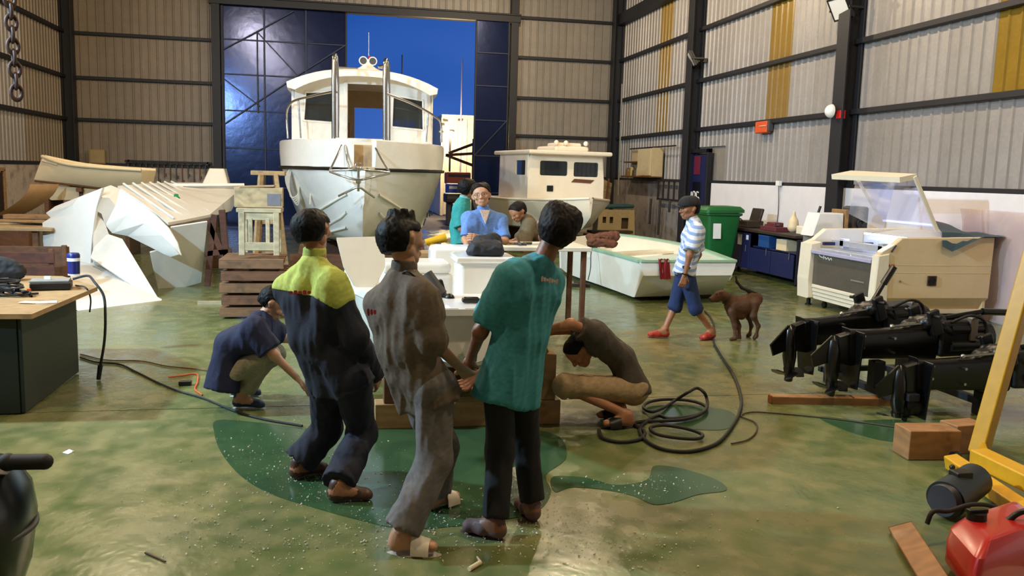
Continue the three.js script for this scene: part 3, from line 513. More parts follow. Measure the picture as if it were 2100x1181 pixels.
person({ label: 'person in grey brown coverall with rolled sleeves and white slide sandals', z: -4.1, seed: 8, skin: 'mid', hair: 'spiky', debug: DBG,
  joints: { head: [824, 494, -0.03], neck: [832, 552], shL: [784, 624, -0.1], shR: [860, 608, 0.09], elL: [800, 705, -0.4], elR: [884, 696, 0.13], wrL: [880, 765, -0.52], wrR: [948, 757, -0.14], mid: [832, 712, 0.0], hipL: [845, 788, -0.07], hipR: [888, 790, 0.07], knL: [908, 915, -0.22], knR: [893, 945, 0.1] },
  feet: { L: [872, 1050, 925, 1032], R: [796, 1132, 915, 1138] }, face: V(0.8, -0.12, -0.6), hands: { R: { curl: 0.7, palm: V(0, 0.6, -0.8) } },
  clothes: [
    { name: 'trousers', kind: 'trousers', to: 1.93, mat: CL.coverTrousers, loose: 0.016, flare: 0.036, amp: 0.014 },
    { name: 'work_shirt', kind: 'top', sleeve: 1.12, hem: 0.1, mat: CL.coverall, loose: 0.02, amp: 0.014 }, { name: 'collar', kind: 'collar', mat: CL.coverall }],
  shoes: { kind: 'sandal', mat: M(0xcfc6bd, 0.6), strap: M(0xd9cdbb, 0.6) },
  extra: (t, J) => {
    const d = J.wrR.clone().sub(J.elR).normalize(); part('rolled_cuff', new THREE.TorusGeometry(0.058, 0.017, 8, 20).applyQuaternion(new THREE.Quaternion().setFromUnitVectors(V(0, 0, 1), d)).translate(...lerp(J.elR, J.wrR, 0.1).toArray()), CL.coverall, t);
    const n = V(-0.45, 0.05, 1).normalize(), u = V(1, 0.1, 0.45).normalize(), p = W(762, 640, -3.97); for (let i = 0; i < 3; i++) part('red_print', stripeMark(p.clone().addScaledVector(u, 0.016 * i - 0.015), u, n, 0.013, 0.035 - 0.006 * i), redMark, t);
    part('lanyard', tube([lerp(J.neck, J.shL, 0.35).add(V(0, 0.02, 0.06)), J.neck.clone().add(V(0.0, 0.0, 0.085)), lerp(J.neck, J.shR, 0.45).add(V(0.02, 0.02, 0.06)), J.shR.clone().add(V(0.01, 0.03, -0.09))], 0.006), MAT.black, t);
  } });

person({ label: 'person in loose teal t-shirt and black trousers gripping the skiff bow', z: -4.1, seed: 5, skin: 'dark', hair: 'full', hairMat: hairBrown, debug: DBG,
  joints: { head: [1141, 472, 0], neck: [1113, 535], shL: [1052, 570, 0.09], shR: [1120, 578, -0.09], elL: [985, 680, 0.0], elR: [1075, 690, -0.42], wrL: [962, 742, -0.2], wrR: [985, 765, -0.45], mid: [1068, 690, 0.0], hipL: [1022, 780, 0.06], hipR: [1072, 784, -0.06], knL: [1026, 925, 0.0], knR: [1078, 905, -0.14] },
  feet: { L: [1036, 1108, 940, 1086], R: [1098, 1074, 1072, 1046] }, face: V(0.25, 0.05, -1), hands: { L: { curl: 0.7, palm: V(0.3, 0.5, -0.8) } },
  clothes: [
    { name: 'trousers', kind: 'trousers', to: 1.97, mat: CL.blackTrousers, loose: 0.004, flare: 0.024, amp: 0.008 },
    { name: 'tee_shirt', kind: 'top', sleeve: 0.8, hem: 0.1, mat: CL.teal, loose: 0.018, wide: 0.016, amp: 0.014, fx: 13, fy: 2.5 }],
  shoes: { kind: 'shoe', mat: M(0x6b4e4c, 0.7), sole: M(0x5a3f3c, 0.7) },
  extra: (t) => { const n = V(0.5, 0.05, 1).normalize(), u = V(1, -0.22, -0.5).normalize(), p = W(1112, 572, -3.93); for (let i = 0; i < 7; i++) part('pale_print', stripeMark(p.clone().addScaledVector(u, 0.016 * i), u, n, 0.012, 0.028 - 0.008 * (i % 3)), paleMark, t); } });

person({ label: 'person in navy t-shirt and khaki trousers squatting beside the skiff', z: -6.5, seed: 12, skin: 'mid', debug: DBG,
  joints: { head: [563, 622, -0.02], neck: [540, 650], shL: [545, 668, -0.16], shR: [520, 676, 0.16], elL: [578, 692, -0.25], elR: [562, 728, 0.2], wrL: [612, 702, -0.3], wrR: [610, 776, 0.14], mid: [476, 706, 0], hipL: [468, 766, -0.1], hipR: [460, 770, 0.09], knL: [566, 726, -0.2], knR: [552, 728, 0.12] },
  feet: { L: [472, 812, 545, 812], R: [478, 836, 562, 838] }, face: V(0.75, -0.65, 0.1), headUp: V(0.5, 0.85, 0), hands: { R: { curl: 0.25, palm: V(-0.6, -0.3, 0.2) } },
  clothes: [{ name: 'trousers', kind: 'trousers', to: 1.8, mat: CL.khaki, loose: 0.002, flare: 0.04 }, { name: 'tee_shirt', kind: 'top', sleeve: 0.8, hem: 0.1, mat: CL.navyTee, loose: 0.026, wide: 0.014 }, { name: 'collar', kind: 'collar', mat: CL.navyTee }],
  shoes: { kind: 'shoe', mat: M(0x1e3350, 0.6), sole: M(0xc8ced4, 0.5) } });

person({ label: 'person in charcoal t-shirt and khaki shorts crouching head down by coiled hose', z: -5.95, seed: 17, skin: 'tan', debug: DBG,
  joints: { head: [1190, 718, 0], neck: [1212, 700], shL: [1222, 686, 0.16], shR: [1214, 680, -0.16], elL: [1170, 664, 0.2], elR: [1150, 675, -0.25], wrL: [1128, 674, 0.05], wrR: [1090, 690, -0.3], mid: [1272, 734, 0], hipL: [1300, 800, 0.1], hipR: [1304, 796, -0.1], knL: [1158, 792, 0.16], knR: [1160, 788, -0.2] },
  feet: { L: [1300, 876, 1212, 880], R: [1286, 860, 1204, 862] }, face: V(-0.55, -0.85, 0.05), headUp: V(-0.85, 0.5, 0),
  clothes: [{ name: 'trousers', kind: 'trousers', to: 1.05, mat: CL.khakiB, loose: 0.016, flare: 0.04 }, { name: 'tee_shirt', kind: 'top', sleeve: 0.62, hem: 0.05, mat: CL.greyTee, loose: 0.016, wide: 0.012 }],
  shoes: { kind: 'sandal', mat: MAT.black } });

const stripedTex = (() => { const n = 64, d = new Uint8Array(n * n * 4); for (let j = 0; j < n; j++) for (let i = 0; i < n; i++) { const a = (j % 64) / 64, c = a < 0.45 ? [140, 168, 210] : [222, 224, 236]; d.set([...c, 255], (j * n + i) * 4); } const t = new THREE.DataTexture(d, n, n); t.wrapS = t.wrapT = THREE.RepeatWrapping; t.repeat.set(1, 14); t.magFilter = THREE.LinearFilter; t.minFilter = THREE.LinearMipmapLinearFilter; t.needsUpdate = true; return colour(t); })();
person({ label: 'person in cap, striped polo shirt and denim shorts walking past dog', z: -9.0, seed: 21, skin: 'tan', cell: 0.014, debug: DBG,
  joints: { head: [1413, 428, 0], neck: [1421, 450], shL: [1428, 474, 0.17], shR: [1420, 472, -0.17], elL: [1414, 524, 0.24], elR: [1432, 522, -0.25], wrL: [1404, 566, 0.22], wrR: [1415, 565, -0.26], mid: [1414, 515, 0], hipL: [1406, 552, 0.09], hipR: [1404, 552, -0.09], knL: [1426, 632, 0.1], knR: [1384, 628, -0.08] },
  feet: { L: [1464, 694, 1414, 703], R: [1372, 693, 1318, 691] }, face: V(-1, -0.08, 0.15), hair: 'short',
  clothes: [{ name: 'shorts', kind: 'trousers', to: 1.12, mat: CL.denim, loose: 0.012, flare: 0.03, amp: 0.007 }, { name: 'polo_shirt', kind: 'top', sleeve: 0.8, hem: 0.06, mat: M(0xffffff, 0.85, { map: stripedTex }), loose: 0.022, wide: 0.016 }, { name: 'collar', kind: 'collar', mat: cloth(0xdfe3ea) }],
  shoes: { kind: 'shoe', mat: M(0xb02a1c, 0.6), sole: M(0x8c2018, 0.6) },
  extra: (t, J, hd) => {
    const c = part('cap', skin([bone(V(0, 0.035, -0.03), V(0, 0.04, 0.02), 0.112, 0.106)], { cell: 0.007, k: 0.01, clip: (x, y, z) => 0.03 + 0.1 * z * 0 - y }).applyMatrix4(hd), cloth(0x171a22), t);
    part('cap_peak', thick(Array.from({ length: 6 }, (_, i) => Array.from({ length: 9 }, (_, j) => { const a = (j / 8 - 0.5) * 2.2, r = 0.1 + i * 0.016; return V(Math.sin(a) * (0.1 - 0.004 * i), 0.04 - 0.02 * Math.abs(Math.sin(a)), Math.cos(a) * r); })), 0.005).applyMatrix4(hd), cloth(0x171a22), c);
    part('wrist_watch', new THREE.TorusGeometry(0.032, 0.008, 8, 16).applyQuaternion(new THREE.Quaternion().setFromUnitVectors(V(0, 0, 1), J.wrL.clone().sub(J.elL).normalize())).translate(...lerp(J.wrL, J.elL, 0.1).toArray()), MAT.black, t);
  } });

person({ label: 'person in light blue shirt and glasses standing behind the skiff', z: -8.9, seed: 25, skin: 'mid', cell: 0.013, hair: 'full', debug: DBG,
  joints: { head: [987, 402, 0.02], neck: [991, 429], shL: [1027, 452, -0.02], shR: [960, 448, 0.02], elL: [1036, 494, 0.12], elR: [954, 492, 0.12], wrL: [985, 488, 0.28], wrR: [960, 512, 0.34], mid: [993, 495, 0], hipL: [1010, 540, 0], hipR: [975, 540, 0], knL: [1012, 625, 0.02], knR: [972, 625, 0.02] },
  feet: { L: [1012, 705, 1014, 722], R: [970, 705, 966, 722] }, face: V(-0.22, 0.12, 1), hands: { L: { curl: 0.35 }, R: { curl: 0.4 } },
  clothes: [{ name: 'trousers', kind: 'trousers', to: 1.95, mat: CL.denim, loose: 0.012 }, { name: 'shirt', kind: 'top', sleeve: 0.85, hem: 0.1, mat: CL.sky, loose: 0.01, wide: 0.004, amp: 0.008 }, { name: 'collar', kind: 'collar', mat: CL.sky }],
  shoes: { kind: 'shoe', mat: MAT.black },
  extra: (t, J, hd) => {
    const ring = (x) => new THREE.TorusGeometry(0.024, 0.0022, 6, 20).scale(1.1, 0.85, 1).translate(x, 0.008, 0.106);
    part('glasses', [ring(0.034), ring(-0.034), rod(V(-0.01, 0.01, 0.108), V(0.01, 0.01, 0.108), 0.002), rod(V(0.06, 0.012, 0.1), V(0.09, 0.015, 0), 0.002), rod(V(-0.06, 0.012, 0.1), V(-0.09, 0.015, 0), 0.002)].map((g) => g.applyMatrix4(hd)), MAT.darkGrey, t);
    part('undershirt', slab([lerp(J.neck, J.shL, 0.3).add(V(0, 0.03, 0.085)), lerp(J.neck, J.shR, 0.3).add(V(0, 0.03, 0.085)), lerp(J.neck, J.mid, 0.42).add(V(0, 0, 0.128))], 0.02), cloth(0xdcc0ae), t);
  } });

person({ label: 'person in green teal shirt half hidden behind the blue shirt', z: -9.9, seed: 31, skin: 'tan', cell: 0.014, debug: DBG,
  joints: { head: [959, 388, 0], neck: [952, 408], shL: [948, 428, -0.17], shR: [944, 428, 0.16], elL: [962, 466, -0.22], elR: [946, 468, 0.22], wrL: [985, 486, -0.22], wrR: [966, 492, 0.2], mid: [942, 465, 0], hipL: [946, 505, -0.09], hipR: [944, 505, 0.09], knL: [952, 580, -0.09], knR: [950, 580, 0.09] },
  feet: { L: [938, 664, 970, 664], R: [936, 672, 970, 672] }, face: V(0.85, -0.15, -0.5),
  clothes: [{ name: 'trousers', kind: 'trousers', to: 1.95, mat: CL.blackTrousers, loose: 0.012 }, { name: 'shirt', kind: 'top', sleeve: 0.95, hem: 0.06, mat: CL.tealB, loose: 0.02, wide: 0.016 }, { name: 'collar', kind: 'collar', mat: cloth(0x7fc0b8) }],
  shoes: { kind: 'shoe', mat: MAT.black } });

person({ label: 'person in olive brown shirt bending over the white tool table', z: -10.6, seed: 36, skin: 'tan', cell: 0.014, debug: DBG,
  joints: { head: [1062, 434, 0.05], neck: [1076, 448], shL: [1086, 462, 0.17], shR: [1084, 458, -0.17], elL: [1076, 492, 0.24], elR: [1070, 488, -0.25], wrL: [1048, 500, 0.24], wrR: [1046, 496, -0.2], mid: [1104, 484, 0], hipL: [1112, 518, 0.09], hipR: [1112, 518, -0.09], knL: [1108, 580, 0.09], knR: [1108, 580, -0.09] },
  feet: { L: [1112, 652, 1080, 654], R: [1112, 643, 1080, 645] }, face: V(-0.75, -0.6, 0.4), hairMat: hairBrown,
  clothes: [{ name: 'trousers', kind: 'trousers', to: 1.95, mat: CL.blackTrousers, loose: 0.012 }, { name: 'shirt', kind: 'top', sleeve: 1.4, hem: 0.06, mat: CL.camo, loose: 0.02, wide: 0.014 }, { name: 'collar', kind: 'collar', mat: CL.camo }],
  shoes: { kind: 'shoe', mat: MAT.black } });

// ------------------------------------------------------------------ the dog
{
  const Z = -8.95, P = (x, y, d = 0) => W(x, y, Z + d), t = thing('dog', 'short haired brown dog standing on the green floor', 'dog', F(1525, 698));
  const foot = (x, y, d) => { const p = W(x, y, Z + d); p.y = 0.018; return p; };
  const b = [
    bone(P(1503, 626), P(1524, 626), 0.1, 0.105), bone(P(1524, 626), P(1548, 616), 0.1, 0.075), bone(P(1503, 640), P(1520, 645), 0.07, 0.06), bone(P(1540, 612), P(1553, 612), 0.075, 0.062),
    bone(P(1498, 615), P(1482, 606), 0.07, 0.055), bone(P(1481, 606), P(1473, 607), 0.056, 0.05), bone(P(1473, 608), P(1459, 613), 0.042, 0.026), bone(P(1470, 615), P(1460, 616), 0.024, 0.016),
    bone(P(1500, 640, 0.06), P(1507, 668, 0.07), 0.042, 0.026), bone(P(1507, 668, 0.07), W(1508, 693, Z + 0.1), 0.024, 0.019), bone(W(1508, 693, Z + 0.1), foot(1499, 700, 0.1), 0.02, 0.021),
    bone(P(1502, 640, -0.06), P(1515, 668, -0.05), 0.042, 0.026), bone(P(1515, 668, -0.05), W(1516, 692, Z - 0.02), 0.024, 0.019), bone(W(1516, 692, Z - 0.02), foot(1509, 698, -0.02), 0.02, 0.02),
    bone(P(1548, 622, 0.06), P(1545, 648, 0.08), 0.06, 0.036), bone(P(1545, 648, 0.08), P(1555, 668, 0.07), 0.034, 0.021), bone(P(1555, 668, 0.07), W(1551, 689, Z + 0.05), 0.02, 0.018), bone(W(1551, 689, Z + 0.05), foot(1547, 692, 0.05), 0.02, 0.02),
    bone(P(1546, 622, -0.06), P(1535, 648, -0.08), 0.056, 0.034), bone(P(1535, 648, -0.08), P(1541, 668, -0.08), 0.032, 0.02), bone(P(1541, 668, -0.08), W(1537, 686, Z - 0.1), 0.019, 0.017), bone(W(1537, 686, Z - 0.1), foot(1533, 690, -0.1), 0.019, 0.02),
    bone(P(1480, 600, 0.045), P(1484, 607, 0.06), 0.02, 0.014), bone(P(1480, 600, -0.045), P(1484, 606, -0.06), 0.02, 0.014)];
  const dogMat = M(0x5f3a1e, 0.75, { map: TX.cloth, bump: 0.002 });
  part('body', skin(b, { cell: 0.009, k: 0.03, amp: 0.002, fold: (x, y, z) => 2 * noise3(x * 40, y * 40, z * 40) - 1 }), dogMat, t);
  part('tail', skin([bone(P(1549, 603), P(1536, 597), 0.026, 0.02), bone(P(1536, 597), P(1521, 590), 0.02, 0.017), bone(P(1521, 590), P(1511, 578), 0.017, 0.014), bone(P(1511, 578), P(1509, 566), 0.014, 0.008)], { cell: 0.006, k: 0.015 }), M(0x1f1712, 0.8, { map: TX.cloth }), t, 'dark curved tail');
  part('nose', ball(P(1456, 612), 0.014), MAT.black, t); part('eye', ball(P(1470, 603, 0.04), 0.008), MAT.black, t);
  part('collar', new THREE.TorusGeometry(0.068, 0.008, 8, 20).rotateY(Math.PI / 2).rotateZ(-0.5).translate(...P(1489, 611).toArray()), M(0x2a1c18, 0.6), t);
}

// ------------------------------------------------------------------ the large cabin boat in front of the doorway
{
  const bx = (z) => -0.0238 * z;
  const t = thing('cabin_boat', 'large white cabin boat with steel bow rails before the open doorway', 'boat', [bx(-17), 0, -17]);
  const st = [[-14.6, 0.035, 0.02, 1.25, 1.18], [-14.85, 0.34, 0.07, 1.0, 0.86], [-15.3, 0.78, 0.25, 0.8, 0.56], [-16, 1.22, 0.6, 0.66, 0.4], [-16.8, 1.5, 0.92, 0.55, 0.32], [-18.2, 1.64, 1.18, 0.5, 0.3], [-20, 1.68, 1.28, 0.48, 0.3], [-22.6, 1.6, 1.3, 0.48, 0.32]];
  const RY = 1.8;
  part('hull', loft(st.map(([z, b, c, yc, yk]) => { const x = bx(z), r = []; const side = (s) => [[b, RY], [b + (c - b) * 0.33, RY + (yc - RY) * 0.4], [b + (c - b) * 0.7, RY + (yc - RY) * 0.75], [c, yc]].map(([w, y]) => V(x + s * w, y, z)); r.push(...side(-1), V(x, yk, z), ...side(1).reverse()); return r; }), { closed: true, caps: true, flip: true }), MAT.gel, t);
  const edge = (s, y, o = 0) => st.map(([z, b]) => V(bx(z) + s * (b + o), y, z));
  for (const s of [-1, 1]) part('rub_rail', tube(edge(s, RY + 0.015, 0.012), 0.032, 8, 60), MAT.black, t, 'dark rubbing strip');
  // topsides above the strip, open at the stem
  const bw = [[-14.66, 0.2], [-14.9, 0.42], [-15.3, 0.82], ...st.slice(3).map(([z, b]) => [z, b + 0.02])];
  for (const s of [-1, 1]) part('bulwark', loft(bw.map(([z, b]) => { const x = bx(z); return [V(x + s * b, RY + 0.04, z), V(x + s * (b + 0.02), 2.12, z), V(x + s * (b + 0.02), 2.3, z), V(x + s * (b - 0.03), 2.32, z), V(x + s * (b - 0.05), 2.28, z - 0.01), V(x + s * (b - 0.05), RY + 0.04, z)]; }), { closed: true, caps: true, flip: s < 0 }), MAT.gel, t);
  part('deck', extrude([...bw.slice(2).map(([z, b]) => [bx(z) - b + 0.03, -z]), ...bw.slice(2).reverse().map(([z, b]) => [bx(z) + b - 0.03, -z])], 0.05).rotateX(-Math.PI / 2).translate(0, 2.24, 0), MAT.gelCream, t);
  part('anchor_well', [box(0.36, 0.4, 0.04, bx(-15), 2.03, -15.0), box(0.38, 0.04, 0.4, bx(-14.9), 1.84, -14.8)], MAT.tan, t, 'tan anchor well in the stem');
  // cabin walls with window and door openings
  const zf = -17.3, zr = -20.3, c = bx(zf), y0 = 2.28, yt = 3.42;
  const outline = [[-1.34, y0], [1.34, y0], ...Array.from({ length: 13 }, (_, i) => { const u = 1 - i / 6; return [1.3 * u, 3.665 - 0.3 * Math.pow(Math.abs(u * 1.3 / 1.44), 2.4)]; })];
  const wl = [[-1.14, 2.72], [-0.58, 2.7], [-0.58, 3.3], [-1.1, 3.26]], wr = [[0.55, 2.66], [1.18, 2.62], [1.16, 3.2], [0.57, 3.28]], dr = [[-0.3, 2.42], [0.42, 2.42], [0.42, 3.46], [-0.3, 3.46]];
  part('cabin_front', extrude(outline, 0.06, 0.004, [wl, wr, dr]).translate(c, 0, zf), MAT.gel, t);
  for (const o of [wl, wr]) part('window_pane', extrude(o, 0.008).translate(c, 0, zf + 0.02), MAT.tinted, t);
  for (const [o, k] of [[wl, -1], [wr, 1]]) part('window_frame', tube([...o.map(([x, y]) => V(c + x, y, zf + 0.065)), ...[o[0]].map(([x, y]) => V(c + x, y, zf + 0.065))].flatMap((p, i, a) => (i + 1 < a.length ? [p, lerp(p, a[i + 1], 0.08), lerp(p, a[i + 1], 0.92)] : [p])), 0.022, 6, 60), MAT.gel, t);
  for (const x of [-0.34, 0.46]) part('door_jamb', box(0.07, 1.1, 0.04, c + x, 2.95, zf + 0.07), MAT.gel, t);
  part('cabin_rear', extrude(outline, 0.06, 0, [[[-0.2, 2.3], [0.5, 2.3], [0.5, 3.22], [-0.2, 3.22]], [[0.66, 2.5], [1.2, 2.5], [1.2, 2.98], [0.66, 2.98]]]).translate(bx(zr), 0, zr), MAT.tan, t);
  for (const s of [-1, 1]) part('cabin_side', extrude([[0, y0], [3.0, y0], [3.0, yt], [0, yt]], 0.05, 0, [[[0.3, 2.68], [1.3, 2.68], [1.3, 3.24], [0.3, 3.24]], [[1.6, 2.68], [2.6, 2.68], [2.6, 3.24], [1.6, 3.24]]]).rotateY(Math.PI / 2).translate(c + s * 1.32 - 0.025 + (s > 0 ? 0.02 : -0.02), 0, zf + 0.0), MAT.gel, t);
  part('helm_console', box(0.9, 0.5, 0.5, c - 0.7, 2.5, -18.2), MAT.woodDark, t); part('cabin_locker', box(0.6, 0.35, 0.5, c + 0.95, 2.45, -18.2), MAT.woodDark, t);
  part('roof', loft(Array.from({ length: 7 }, (_, i) => { const z = [-16.75, -16.82, -17.3, -18.6, -19.8, -20.8, -20.9][i], k = [0.9, 1, 1.02, 1.03, 1.02, 1, 0.92][i], x = bx(z), up = [], dn = []; for (let j = 0; j <= 16; j++) { const u = j / 8 - 1, w = 1.42 * k * u, y = 3.7 - 0.3 * Math.pow(Math.abs(u), 2.4) - (i === 0 || i === 6 ? 0.04 : 0); up.push(V(x + w, y, z)); dn.push(V(x + w * 0.99, y - 0.1, z)); } return [...up, ...dn.reverse()]; }), { closed: true, caps: 'strip', flip: true }), MAT.gel, t);
  // lights and pennant on the roof
  const rb = part('roof_mast_base', loft([[0.34, 3.66], [0.3, 3.76], [0.16, 3.82], [0.05, 3.9], [0.03, 3.98]].map(([r, y]) => Array.from({ length: 20 }, (_, j) => V(bx(-17.6) + 0.08 + r * Math.cos(j / 20 * 6.283), y, -17.6 + 0.6 * r * Math.sin(j / 20 * 6.283)))), { closed: true, caps: true }), MAT.gel, t);
  for (const x of [-0.06, 0.12]) { const l = part('searchlight', aim(new THREE.CylinderGeometry(0.085, 0.05, 0.12, 16).translate(0, 0.06, 0), V(bx(-17) + x + 0.06, 3.9, -17.3), V(bx(-17) + x + 0.06, 3.9, -16.9)), MAT.gel, rb); part('searchlight_lens', aim(new THREE.CylinderGeometry(0.066, 0.066, 0.01, 16), V(bx(-17) + x + 0.06, 3.9, -17.178), V(bx(-17) + x + 0.06, 3.9, -16)), MAT.darkGrey, rb); }
  part('horn', rod(V(bx(-17) + 0.3, 3.82, -17.4), V(bx(-17) + 0.5, 3.82, -17.3), 0.03, 0.06), MAT.chrome, rb); part('light_bar', box(0.5, 0.04, 0.1, bx(-17) - 0.35, 3.78, -17.5), MAT.chrome, rb);
  part('pennant', slab([V(0.52, 4.06, -17.6), V(0.62, 4.0, -17.58), V(0.52, 3.92, -17.6), V(0.47, 3.9, -17.6)], 0.006), M(0xa01c28, 0.8), rb); part('antenna', rod(V(0.52, 3.9, -17.6), V(0.52, 4.5, -17.6), 0.006), MAT.chrome, rb);
  // bow rails
  const r = 0.022;
  for (const [x, yTop, yb] of [[686, 116, 286], [791, 126, 292]]) part('rail_hoop', tube([W(x - 2, yb, -15.4), W(x - 2, yTop + 25, -15.4), W(x - 1, yTop, -15.45), W(x + 3, yTop + 2, -15.8), W(x + 5, yTop + 30, -15.9), W(x + 6, yb - 4, -15.9)], 0.036, 10, 60), MAT.chrome, t);
  part('bow_rail', tube([W(590, 284, -17.3), W(588, 232, -17.3), W(596, 212, -17.1), W(640, 197, -16.5), W(688, 187, -15.8)], r, 8, 50), MAT.chrome, t);
  part('bow_rail', tube([W(905, 292, -17.3), W(903, 250, -17.3), W(893, 240, -17.2), W(850, 215, -16.5), W(792, 192, -15.8)], r, 8, 50), MAT.chrome, t);
  for (const [x, y, x2, y2, z] of [[612, 206, 617, 283, -16.9], [878, 231, 874, 291, -16.8]]) part('stanchion', rod(W(x, y, z), W(x2, y2, z), 0.016), MAT.chrome, t);
  // anchor and its roller frame at the stem
  const fz = -14.3; const fr = (a) => tube(a.map(([x, y, d]) => W(x, y, fz + (d || 0))), 0.018, 8, 30);
  part('anchor_frame', [fr([[701, 298, -0.4], [690, 322, -0.2], [676, 350]]), fr([[708, 298, -0.4], [712, 325, -0.3], [716, 346, -0.15]]), fr([[768, 300, -0.4], [783, 328, -0.2], [799, 353]]), fr([[676, 350], [700, 349, 0.1], [735, 347, 0.15], [770, 350, 0.1], [799, 354]]), fr([[676, 352], [705, 362, 0.15], [735, 369, 0.2], [765, 363, 0.15], [799, 356]])], MAT.chrome, t);
  part('anchor', [rod(W(735, 345, fz + 0.15), W(735, 392, fz + 0.1), 0.022), tube([W(694, 402, fz), W(715, 392, fz + 0.1), W(735, 384, fz + 0.15), W(752, 394, fz + 0.1), W(768, 405, fz)], 0.018, 6, 20), ball(W(735, 372, fz + 0.15), 0.045), new THREE.TorusGeometry(0.05, 0.012, 6, 14).translate(...W(735, 340, fz + 0.12).toArray())], MAT.chrome, t);
  const onHull = (z, f, sd) => { let i = 0; while (i < st.length - 2 && st[i + 1][0] > z) i++; const u = (st[i][0] - z) / (st[i][0] - st[i + 1][0]), q = st[i].map((v, k) => lerpN(v, st[i + 1][k], u)), ks = [[0, 0], [0.33, 0.4], [0.7, 0.75], [1, 1]]; let j = 0; while (j < 2 && ks[j + 1][1] < f) j++; const w = (f - ks[j][1]) / (ks[j + 1][1] - ks[j][1]), h = lerpN(ks[j][0], ks[j + 1][0], w); return V(bx(z) + sd * (q[1] + (q[2] - q[1]) * h + 0.012), RY + (q[3] - RY) * f, z + 0.012); };
  for (const sd of [-1, 1]) for (const [z0, f0, z1, f1] of [[-14.9, 0.5, -16.2, 0.72], [-15.1, 0.8, -16.2, 0.94], [-15.35, 1, -16.1, 1]]) part('spray_rail', tube(Array.from({ length: 6 }, (_, i) => onHull(lerpN(z0, z1, i / 5), lerpN(f0, f1, i / 5), sd)), 0.022, 6, 20), MAT.gel, t);
  part('hull_mark', [[[868, 462], [873, 448]], [[875, 446], [877, 436]], [[881, 444], [882, 434]], [[885, 442], [887, 434]]].map(([a, b]) => rod(W(...a, -15.9), W(...b, -15.9), 0.012, 0.012, 5)), MAT.black, t);
  // cradle of timber
  for (const z of [-15.9, -18.8, -21.6]) part('cradle_timber', [box(2.6, 0.26, 0.26, bx(z), 0.13, z), ...[-1, 1].map((s) => bar(V(bx(z) + s * 1.1, 0.25, z), V(bx(z) + s * 1.0, 0.75, z), 0.12, 0.12))], MAT.woodDark, t);
}
{
  const t = thing('mooring_rope', 'coiled pale rope hanging down the side of the large boat', 'rope', W(605, 420, -16.3)); const z = -16.25;
  for (let i = 0; i < 5; i++) part('rope_loop', tube([W(606, 332 + i, z), W(594 - i * 2, 365, z), W(598 + i * 3, 405 + i * 4, z), W(610 + i, 400 + i * 2, z + 0.05), W(613 - i * 2, 360, z + 0.04)], 0.016, 6, 40, true), MAT.rope, t);
  part('rope_end', tube([W(610, 330, z), W(622, 355, z + 0.1), W(636, 390, z + 0.35), W(636, 420, z + 0.45)], 0.016, 6, 30), MAT.rope, t);
}
